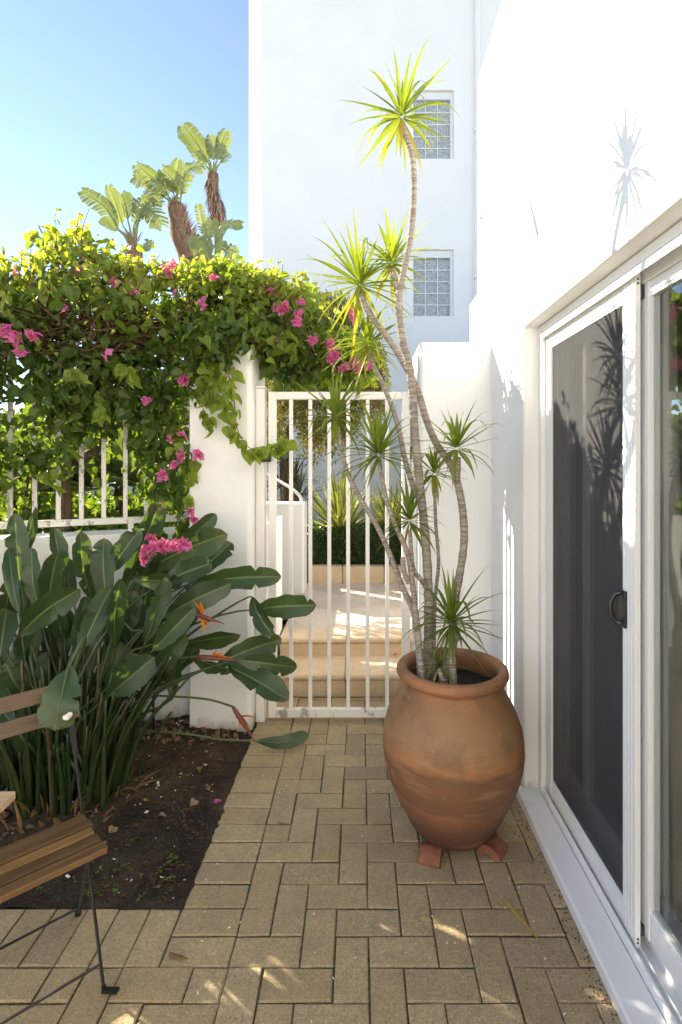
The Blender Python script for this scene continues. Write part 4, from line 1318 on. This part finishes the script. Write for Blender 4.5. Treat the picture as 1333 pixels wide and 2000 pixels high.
    for k in range(130):
        a = ran(0, 6.28); q = ran(.15, .32)
        c = CB+Vector((math.cos(a)*q*1.2, math.sin(a)*q*.85-.03, ran(-.02, .03)))
        d = Vector((math.cos(a)*ran(.1, .9), math.sin(a)*ran(.1, .7), ran(.3, 1.2)))
        strap(m, c, d, ran(.06, .20), ran(.012, .03), ran(.2, 1.0), 5, .6, ran(0, 1), ran(0, .3))
    m.build("dry_sheaths", DRY, stp)
    # flowers
    def flower(pts_px, Y, bp, tp, opx, faded=False):
        m = MB()
        b = P(*bp, Y); tip = P(*tp, Y-.03)
        sp = spline([CB+Vector((ran(0, .2), 0, .05))]+[P(a, c, Y) for a, c in pts_px]+[b], 5)
        m.tube(sp, lerpl([.008, .0055, .0055], len(sp)), 7, (.2, 1.0, 0))
        n = 8; mid = [b.lerp(tip, q/n) for q in range(n+1)]
        m.tube(mid, [.007, .0115, .0125, .0115, .010, .008, .0055, .003, .001], 8, (.3, 0, 0))
        fo = m.build("flower", SPATHE, stp, smooth=True)
        m = MB(); o = b.lerp(tip, .35)+Vector((0, 0, .010))
        for (dx, dy) in opx:
            e = P(dx, dy, Y-.01); d = e-o
            strap(m, o, d, d.length, .022, .02, 5, .5, ran(0, 1), .7 if faded else 0)
        m.build("sepals", ORANGE, fo)
    flower([(250, 1260), (330, 1215)], 2.6, (372, 1196), (440, 1219), [(402, 1212), (398, 1236), (410, 1230), (392, 1175), (375, 1170)])
    flower([(260, 1330), (330, 1290)], 2.62, (384, 1282), (474, 1291), [(425, 1270), (440, 1277), (455, 1286)])
    flower([(240, 1300), (290, 1262)], 2.55, (312, 1256), (346, 1270), [(325, 1262), (330, 1272), (340, 1284), (334, 1300), (345, 1296), (328, 1290)])
    flower([(230, 1240), (260, 1232)], 2.6, (278, 1230), (306, 1240), [(300, 1262), (305, 1270), (292, 1250)], True)
    flower([(200, 1350), (300, 1358), (400, 1365)], 2.72, (455, 1380), (500, 1450), [(470, 1420), (462, 1400), (480, 1400), (478, 1430), (490, 1425), (458, 1405), (500, 1400)], True)
strel()

# ------------------------------------------------------------------ terracotta pot
PC = Vector((.392, 2.28, 0))
prof = [(.0, .018), (.115, .018), (.145, .024), (.168, .040), (.190, .070), (.210, .108), (.231, .15), (.257, .205), (.277, .26), (.290, .315), (.297, .37),
        (.296, .42), (.289, .465), (.275, .51), (.255, .555), (.233, .595), (.214, .630), (.206, .648), (.207, .658), (.217, .664), (.230, .672), (.2375, .685), (.236, .700),
        (.227, .711), (.212, .716), (.199, .711), (.191, .699), (.188, .68), (.196, .64), (.212, .60), (.235, .55), (.25, .50)]
pot = thing("terracotta_pot", "large rounded terracotta urn holding the dragon tree", "pot", (PC.x, PC.y, .052))
mb = MB(); mb.lathe(prof, PC, 96, wob=lambda t, z: .0016*math.sin(3*t+z*9)+.0009*math.sin(z*70+t))
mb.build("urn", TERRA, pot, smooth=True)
mb = MB(); vs = [(PC.x, PC.y, .620)]; n = 40
for q in range(1, 6):
    for k in range(n):
        a = 2*math.pi*k/n; vs.append((PC.x+.203*q/5*math.cos(a), PC.y+.203*q/5*math.sin(a), .618+ran(-.008, .008)))
fs = [(0, 1+k, 1+(k+1) % n) for k in range(n)]
for q in range(4):
    for k in range(n):
        a = 1+q*n+k; b = 1+q*n+(k+1) % n; fs.append((a, a+n, b+n, b))
mb.add(vs, fs); mb.build("potting_soil", simple("potting_soil", (.025, .02, .015), .95, var=.6, scale=60, bstr=1), pot, smooth=True)

def foot(cx, cy, ang, label):
    m = MB(); dx = Vector((math.cos(ang), math.sin(ang), 0)); dy = Vector((-dx.y, dx.x, 0)); c = Vector((cx, cy, 0))
    pr = [(.046, .001), (.049, .010), (.044, .022), (.030, .036), (.012, .046), (-.012, .048), (-.040, .036), (-.05, .001), (-.024, .001), (-.012, .012), (.006, .012), (.020, .001)]
    nn = len(pr); hw = .043
    vs = [c+dx*a-dy*hw+Vector((0, 0, z)) for a, z in pr]+[c+dx*a+dy*hw+Vector((0, 0, z)) for a, z in pr]
    m.add(vs, [tuple(range(nn))[::-1], tuple(range(nn, 2*nn))]+[(i, (i+1) % nn, (i+1) % nn+nn, i+nn) for i in range(nn)])
    return tag(m.build("pot_foot", FOOT, bevel=.003), label, "pot foot", "clay feet under the pot")
a1 = math.atan2(-.175, -.09); a2 = math.atan2(-.14, .15)
foot(PC.x-.112, PC.y-.158, a1+.15, "red clay pot foot at the front left of the urn")
foot(PC.x+.142, PC.y-.122, a2+.1, "red clay pot foot at the front right of the urn")
foot(PC.x+.0, PC.y+.16, math.pi/2, "red clay pot foot hidden at the back of the urn")

# ------------------------------------------------------------------ dragon tree
dt = thing("dragon_tree", "tall multi stemmed dragon tree with spiky rosettes growing in the urn", "plant", (PC.x, PC.y, .60))
def dragon():
    def stem(pts, w0, w1):
        "pts: (px, py, Y)"
        if pts[0][1] > 1335: pts = [(pts[0][0], pts[0][1]+42, pts[0][2])] + pts
        sp = spline([P(*p) for p in pts], 22)
        n = len(sp); w = lerpl(w0 if isinstance(w0, list) else [w0, w1], n)
        m = MB()
        L = 0; ph = []
        for i in range(n):
            if i: L += (sp[i]-sp[i-1]).length
            ph.append(L)
        rr = [U(w[i], pts[0][2])/2*(1+.05*math.sin(ph[i]*620+2*math.sin(ph[i]*37))) for i in range(n)]
        m.tube(sp, rr, 12, bump=lambda i, k: .05*mnoise.noise(Vector((ph[i]*40, k*1.3, pts[0][0]))))
        return m.build("stem", CANE, dt, smooth=True)
    B = 2.28
    stem([(833, 1345, B), (836, 1290, B), (838, 1180, B), (832, 1060, B), (822, 960, 2.26), (811, 850, 2.22), (802, 730, 2.17), (786, 660, 2.13), (779, 590, 2.1), (788, 535, 2.07), (802, 465, 2.03), (809, 380, 1.99), (806, 310, 1.95), (795, 270, 1.93), (787, 245, 1.93)], [25, 20, 18, 17, 16, 14, 12.5, 11, 10.5, 10, 9.5], 0)
    stem([(890, 1250, 2.36), (884, 1200, 2.36), (897, 1130, 2.36), (907, 1050, 2.36), (900, 970, 2.35), (882, 910, 2.34), (855, 870, 2.33), (835, 825, 2.32), (817, 765, 2.31), (795, 720, 2.3), (765, 670, 2.3), (735, 630, 2.3), (714, 598, 2.3), (706, 575, 2.3)], 16, 11)
    stem([(862, 1345, 2.33), (880, 1290, 2.36), (888, 1240, 2.36)], 20, 16)
    stem([(783, 600, 2.12), (774, 560, 2.2), (768, 528, 2.25)], 11, 9)
    stem([(822, 985, 2.28), (806, 945, 2.33), (792, 900, 2.36), (782, 850, 2.38), (768, 800, 2.4), (748, 750, 2.4), (733, 720, 2.4), (723, 690, 2.4)], 12, 9)
    stem([(822, 1345, 2.24), (818, 1260, 2.24), (808, 1195, 2.25), (788, 1150, 2.27), (765, 1090, 2.29), (738, 1030, 2.3), (702, 970, 2.3), (680, 925, 2.3), (668, 880, 2.3), (660, 835, 2.3)], 14, 8)
    stem([(828, 1345, 2.2), (822, 1290, 2.2), (813, 1200, 2.2), (805, 1130, 2.2), (796, 1080, 2.2), (775, 1030, 2.2), (756, 980, 2.2), (746, 930, 2.2), (741, 905, 2.2)], 13, 8)
    stem([(836, 1150, 2.27), (825, 1135, 2.24), (808, 1112, 2.22), (803, 1070, 2.2), (801, 1035, 2.2)], 11, 7)
    stem([(799, 1138, 2.2), (790, 1118, 2.18), (787, 1090, 2.17)], 11, 10)
    stem([(848, 1340, 2.35), (848, 1250, 2.38), (850, 1170, 2.4), (857, 1100, 2.42), (852, 1030, 2.4), (850, 980, 2.4), (849, 945, 2.4)], 9, 6)
    stem([(893, 950, 2.35), (895, 920, 2.3), (896, 895, 2.27)], 11, 9)
    stem([(886, 1345, 2.17), (884, 1290, 2.17), (882, 1235, 2.17)], 17, 13)
    # short suckers at soil level
    stem([(872, 1340, 2.14), (862, 1320, 2.13), (858, 1305, 2.13)], 12, 8)
    def rosette(px, py, Y, n, Lpx, seed, dead=4, up=.0, r=(.1, .6), wpx=10):
        n = int(n*1.15); wpx *= .92; dead = (dead+1)//2
        rnd = random.Random(seed); c = P(px, py, Y); m = MB(); L0 = U(Lpx, Y)
        for k in range(n):
            t = (k+.5)/n
            el = 1.45-2.15*t**.9 + rnd.uniform(-.15, .15) + up
            a = k*2.39996+rnd.uniform(-.3, .3)
            d = Vector((math.cos(a)*math.cos(el), math.sin(a)*math.cos(el), math.sin(el)))
            L = L0*rnd.uniform(.75, 1.12)*(1.0 if t > .12 else .75)
            g = 0; gt = None
            if rnd.random() < .18: gt = rnd.uniform(.2, .8)
            if k >= n-dead: g = rnd.uniform(.3, .95); d = (d+Vector((0, 0, -.8))).normalized()
            elif k >= n-dead*2: g = rnd.uniform(.0, .35)
            strap(m, c+d*.008+Vector((0, 0, .02*(1-t))), d, L, U(wpx, Y)*rnd.uniform(.7, 1.15), rnd.choice((.08, .2, .45, .9, 1.5))*rnd.uniform(.7, 1.3)*(1 if el < 1.1 else .2), 8, .32, min(1, rnd.uniform(*r)+.12), g, gt)
        m.build("leaf_rosette", DRAC, dt, smooth=True)
    rosette(785, 232, 1.93, 46, 118, 1, 5, 0, (.2, .75), 9)
    rosette(704, 560, 2.3, 54, 132, 2, 5, 0, (.3, .9), 9)
    rosette(766, 518, 2.26, 40, 92, 3, 5, 0, (.3, .9), 9.5)
    rosette(720, 678, 2.4, 50, 102, 4, 5, 0, (.2, .8), 9)
    rosette(657, 818, 2.3, 34, 108, 5, 2, 0, (.15, .7), 10)
    rosette(740, 892, 2.2, 46, 122, 6, 2, .1, (.05, .5), 9.5)
    rosette(800, 1020, 2.2, 36, 88, 7, 1, .05, (.0, .4), 8.5)
    rosette(848, 928, 2.42, 34, 76, 8, 3, 0, (.05, .5), 8)
    rosette(893, 880, 2.27, 34, 110, 9, 1, .05, (.05, .5), 8.5)
    rosette(882, 1222, 2.17, 50, 122, 10, 1, 0, (.0, .45), 9)
    rosette(858, 1302, 2.13, 12, 60, 11, 1, 0, (.0, .35), 7)
dragon()

# ------------------------------------------------------------------ chair
def chair():
    u = Vector((-.733, -.680, 0)).normalized()       # along the slats, to the left
    v = Vector((-.680, .733, 0)).normalized()        # towards the back
    N0 = Vector((-.731, 1.542, .455))                # near right corner of the seat
    t = thing("folding_chair", "folding bistro chair with oiled wooden slats and thin black metal legs", "chair", (N0.x, N0.y, 0))
    W = .42
    m = MB(); Z = Vector((0, 0, 1))
    for k in range(5):
        c = N0 + v*(.022+k*.0455) + u*(W/2) + Z*(-.006*(k == 4))
        m.obox(c + u*(.004*((k*7) % 3)), u*(W/2), v*.0185, Z*.009, ((.35, .05, .95, .0, .30)[k], 0, 0))
    m.build("seat", WOOD, t, bevel=.003)
    back0 = Vector((-.975, 1.815, .735))
    for k in range(2):
        m = MB(); c = back0 + Z*(.073*k) + v*(.018*k) + u*(W/2-.02)
        tl = (Z*.024+v*.006)
        m.obox(c, u*(W/2-.005), v*.006-Z*.0015, tl, (k*.4, 0, 0))
        m.build("backrest_slat", WOOD_GREY, t, bevel=.003)
    for s in (0, 1):
        off = u*(s*(W-.07))
        # long leg: back top to front foot
        top = Vector((-.952, 1.822, .735)) + u*.035 + v*.014 + off; ft = Vector((-.765, 1.585, .012)) + off
        m = MB()
        a = top.lerp(ft, .0); b = top.lerp(ft, .17)
        d = (b-a).normalized(); sd = u
        m.obox((a+b)/2, d*((b-a).length/2), sd*.0085, d.cross(sd)*.0025)
        m.tube([b-d*.01, top.lerp(ft, .6), ft], [.0048, .0048, .0048], 8)
        m.build("leg", BLACK_METAL, t)
        m = MB(); m.obox(ft+Vector((.022, -.004, .0)), Vector((.024, -.003, .002)), Vector((.001, .008, 0)), Z*.0035)
        m.tube([ft+Vector((0, 0, -.008)), ft+Vector((0, 0, .01))], .007, 8)
        m.build("foot_cap", BLACK_PLASTIC, t)
        # short leg: seat front to back foot
        a = N0 + v*.03 + u*.045 + off*1.0 + Z*-.02; b = Vector((-.985, 1.855, .012)) + off
        m = MB(); m.tube([a, b], .0048, 8); m.build("leg", BLACK_METAL, t)
        m = MB(); m.tube([b+Z*-.008, b+Z*.03], .011, 10); m.build("foot_cap", BLACK_PLASTIC, t)
        # seat rail
        m = MB(); m.obox(N0+v*.115+u*.035+off+Z*-.016, v*.115, u*.003, Z*.006); m.build("seat_rail", BLACK_METAL, t)
    def rail(p):
        m = MB(); m.tube([p, p+u*(W-.07)], .004, 8); m.build("stretcher", BLACK_METAL, t)
    ft = Vector((-.765, 1.585, .012)); top = Vector((-.985, 1.845, .86))+u*.03
    rail(ft.lerp(top, .07)); rail(ft.lerp(top, .40)); rail(Vector((-.975, 1.84, .04)))
chair()
# table corner
tb = thing("table", "light wooden table corner at the left edge beside the folding chair", "table", (-1.2, 1.1, 0))
mb = MB()
for k in range(7):
    mb.box(-1.50, -.900, 1.390-.083*(k+1)+.004, 1.390-.083*k, .702, .722, (ran(0, 1), 0, 0))
mb.build("tabletop", WOOD_TABLE, tb, bevel=.002)
for (x, y) in ((-1.46, 1.35), (-.98, .86), (-1.46, .86), (-.98, 1.30)):
    mb = MB(); mb.tube([(x, y, .0), (x, y, .70)], .008, 8); mb.build("leg", BLACK_METAL, tb)

# ------------------------------------------------------------------ little lantern on a stake
c = P(302, 1405, 2.95)
ln = thing("garden_stake", "black garden stake with a tiny turquoise house shaped lantern by the low wall", "lantern", (c.x, c.y, 0))
mb = MB(); mb.tube(spline([Vector((c.x, c.y, -.03)), P(300, 1370, 2.95), P(303, 1345, 2.95), P(306, 1318, 2.95), P(304, 1290, 2.95)], 5), .0075, 8)
mb.tube([P(304, 1342, 2.95), P(316, 1338, 2.94), P(328, 1336, 2.93)], .005, 6)
mb.tube([P(306, 1316, 2.95), P(318, 1316, 2.94), P(330, 1317, 2.93)], .006, 6)
mb.build("pole", BLACK_METAL, ln, smooth=True)
q = P(335, 1306, 2.93); w = .017
mb = MB(); mb.prism([(q.x-w, q.z-.02), (q.x+w, q.z-.02), (q.x+w, q.z+.012), (q.x, q.z+.032), (q.x-w, q.z+.012)], 'y', q.y-.015, q.y+.015)
lh = mb.build("lantern_house", TURQ, ln, bevel=.001)
mb = MB()
for i in (-1, 1):
    for j in (0, 1): mb.box(q.x+i*.005-.0035, q.x+i*.005+.0035, q.y-.0165, q.y-.0152, q.z-.008+j*.010, q.z-.0005+j*.010)
mb.build("window", BLACK_PLASTIC, lh)

# ------------------------------------------------------------------ litter
def fallen(name, px, py, L, w, ang, mat, label, cat, group, r=.4, g=0, z=.004, curl=.3):
    c = G(px, py, z); m = MB(); d = Vector((math.cos(ang), math.sin(ang), .02))
    strap(m, c-d*(L/2)+Vector((0, 0, .004)), d, L, w, 0, 6, curl, r, g, side=Vector((-d.y, d.x, 0)))
    tag(m.build(name, mat, smooth=True), label, cat, group)
YEL = leafmat("yellow_strap", (.50, .33, .10), (.45, .33, .10), (.2, .1, .04), (.4, .3, .1), .2, .6, 1.2)
fallen("dry_leaf", 350, 1868, .075, .020, -.35, DRY, "curled brown dry leaf on the pavers near the chair", "leaf", "dry leaves on the paving", .7, 0, .006, .9)
fallen("dry_leaf", 553, 1609, .062, .014, -.25, DRY, "small tan dry leaf lying on the pavers left of the urn", "leaf", "dry leaves on the paving", .9, .2)
fallen("dry_leaf", 1022, 1800, .20, .018, -1.20, YEL, "long narrow yellow brown dragon leaf on the pavers right of the urn", "leaf", "dry leaves on the paving", .2)
fallen("dry_leaf", 232, 1555, .11, .006, .10, DRY, "thin tan dry stalk lying on the bed soil", "leaf", None, 1, .5, .03)
def petal(px, py, L, label, z=.012):
    c = G(px, py, z); m = MB()
    for q in range(3): heart(m, c+Vector((ran(-.006, .006), ran(-.006, .006), .004)), Vector((ran(-1, 1), ran(-1, 1), .15)), Vector((ran(-.2, .2), ran(-.2, .2), 1)), L, ran(0, .6), 0, .1, 1)
    tag(m.build("fallen_bract", BRACT), label, "petal", "fallen magenta bracts")
petal(270, 1474, .032, "magenta bract fallen on the dark soil below the lantern", .03)
petal(420, 1569, .030, "magenta bract fallen at the edge of the soil and the pavers", .01)
petal(397, 1424, .030, "magenta bract fallen against the foot of the white pillar", .02)
petal(14, 1583, .034, "magenta bract fallen under the strelitzia at the left edge", .05)
petal(773, 1281, .02, "tiny magenta bract lying on the upper stone step", .155)

m = MB()
for k in range(230):
    q = R.random()
    if q < .72: x = ran(-1.7, -.66); y = ran(1.92, 3.25); z = soil_z(x, y)+.003
    else: x = ran(-.63, .7); y = ran(1.5, 3.2); z = .002
    s = ran(.001, .004) if R.random() < .93 else ran(.005, .010)
    if q >= .72: s = min(s, .003)
    a = ran(0, 3.14); u_ = Vector((math.cos(a), math.sin(a), ran(-.3, .3)))*s*ran(1, 1.8); v_ = Vector((-math.sin(a), math.cos(a), ran(-.2, .2)))*s*.6
    m.obox((x, y, z), u_, v_, Vector((0, 0, .0008)))
tag(m.build("pale_flecks", FLECK), "pale chips and flecks scattered on soil and pavers", None, None, 'stuff')
m = MB()
for k in range(1500):
    x = -.645-abs(R.gauss(0, .5)); y = ran(1.9, 3.3)
    if x < -2.3: continue
    z = soil_z(x, y)+.004; L = ran(.006, .028); a = ran(0, 3.14)
    m.obox((x, y, z), Vector((math.cos(a), math.sin(a), ran(-.25, .25)))*L*.5, Vector((-math.sin(a), math.cos(a), ran(-.3, .3)))*ran(.0012, .004), Vector((0, 0, .0012)))
for k in range(120):     # debris in the joint along the door sill and pillar foot
    y = ran(1.5, 2.6); x = .73-abs(R.gauss(0, .02))*(1+1.2*(mnoise.noise(Vector((y*9, 0, 0))) > .1))
    a = ran(0, 3.14); L = ran(.001, .0035)
    m.obox((x, y, .003), Vector((math.cos(a), math.sin(a), 0))*L, Vector((-math.sin(a), math.cos(a), 0))*ran(.0006, .0016), Vector((0, 0, .0012)))
tag(m.build("bark_litter", CHIP), "dark bark chips and twigs littering the bed", None, None, 'stuff')
m = MB()
for k in range(85):
    q = R.random()
    if q < .35: x = ran(-1.0, -.68); y = ran(1.92, 2.12)
    elif q < .6: x = ran(-1.35, -1.0); y = ran(1.92, 2.1)
    elif q < .85: x = ran(-1.25, -.68); y = ran(2.95, 3.2)
    else: x = ran(-1.4, -.7); y = ran(2.0, 3.0)
    if q > .6 and mnoise.noise(Vector((x*8, y*8, 0))) < 0: continue
    c = Vector((x, y, soil_z(x, y)+.006))
    for j in range(R.randint(2, 5)):
        a = ran(0, 6.28); d = Vector((math.cos(a), math.sin(a), ran(.1, .8))).normalized()
        heart(m, c+d*.004, d, Vector((ran(-.3, .3), ran(-.3, .3), 1)), ran(.006, .015), ran(.1, .6), 0, .2)
tag(m.build("small_weeds", BOUG), "tiny green weeds sprouting on the bed soil", None, None, 'stuff')
m = MB()
for k in range(170):
    q = R.random()
    if q < .5: x = ran(-1.3, -.66); y = ran(2.95, 3.2)
    elif q < .9: x = ran(-1.9, -1.0); y = ran(2.1, 2.5)
    else: x = ran(-1.4, -.7); y = ran(2.0, 3.1)
    c = Vector((x, y, soil_z(x, y)+.010)); a = ran(0, 6.28)
    heart(m, c, Vector((math.cos(a), math.sin(a), ran(-.2, .5))), Vector((ran(-.6, .6), ran(-.6, .6), 1)), ran(.02, .045), ran(0, 1), ran(0, .5), ran(.2, .8))
tag(m.build("leaf_litter", DRY), "crumpled brown leaf litter around the plants in the bed", None, None, 'stuff')
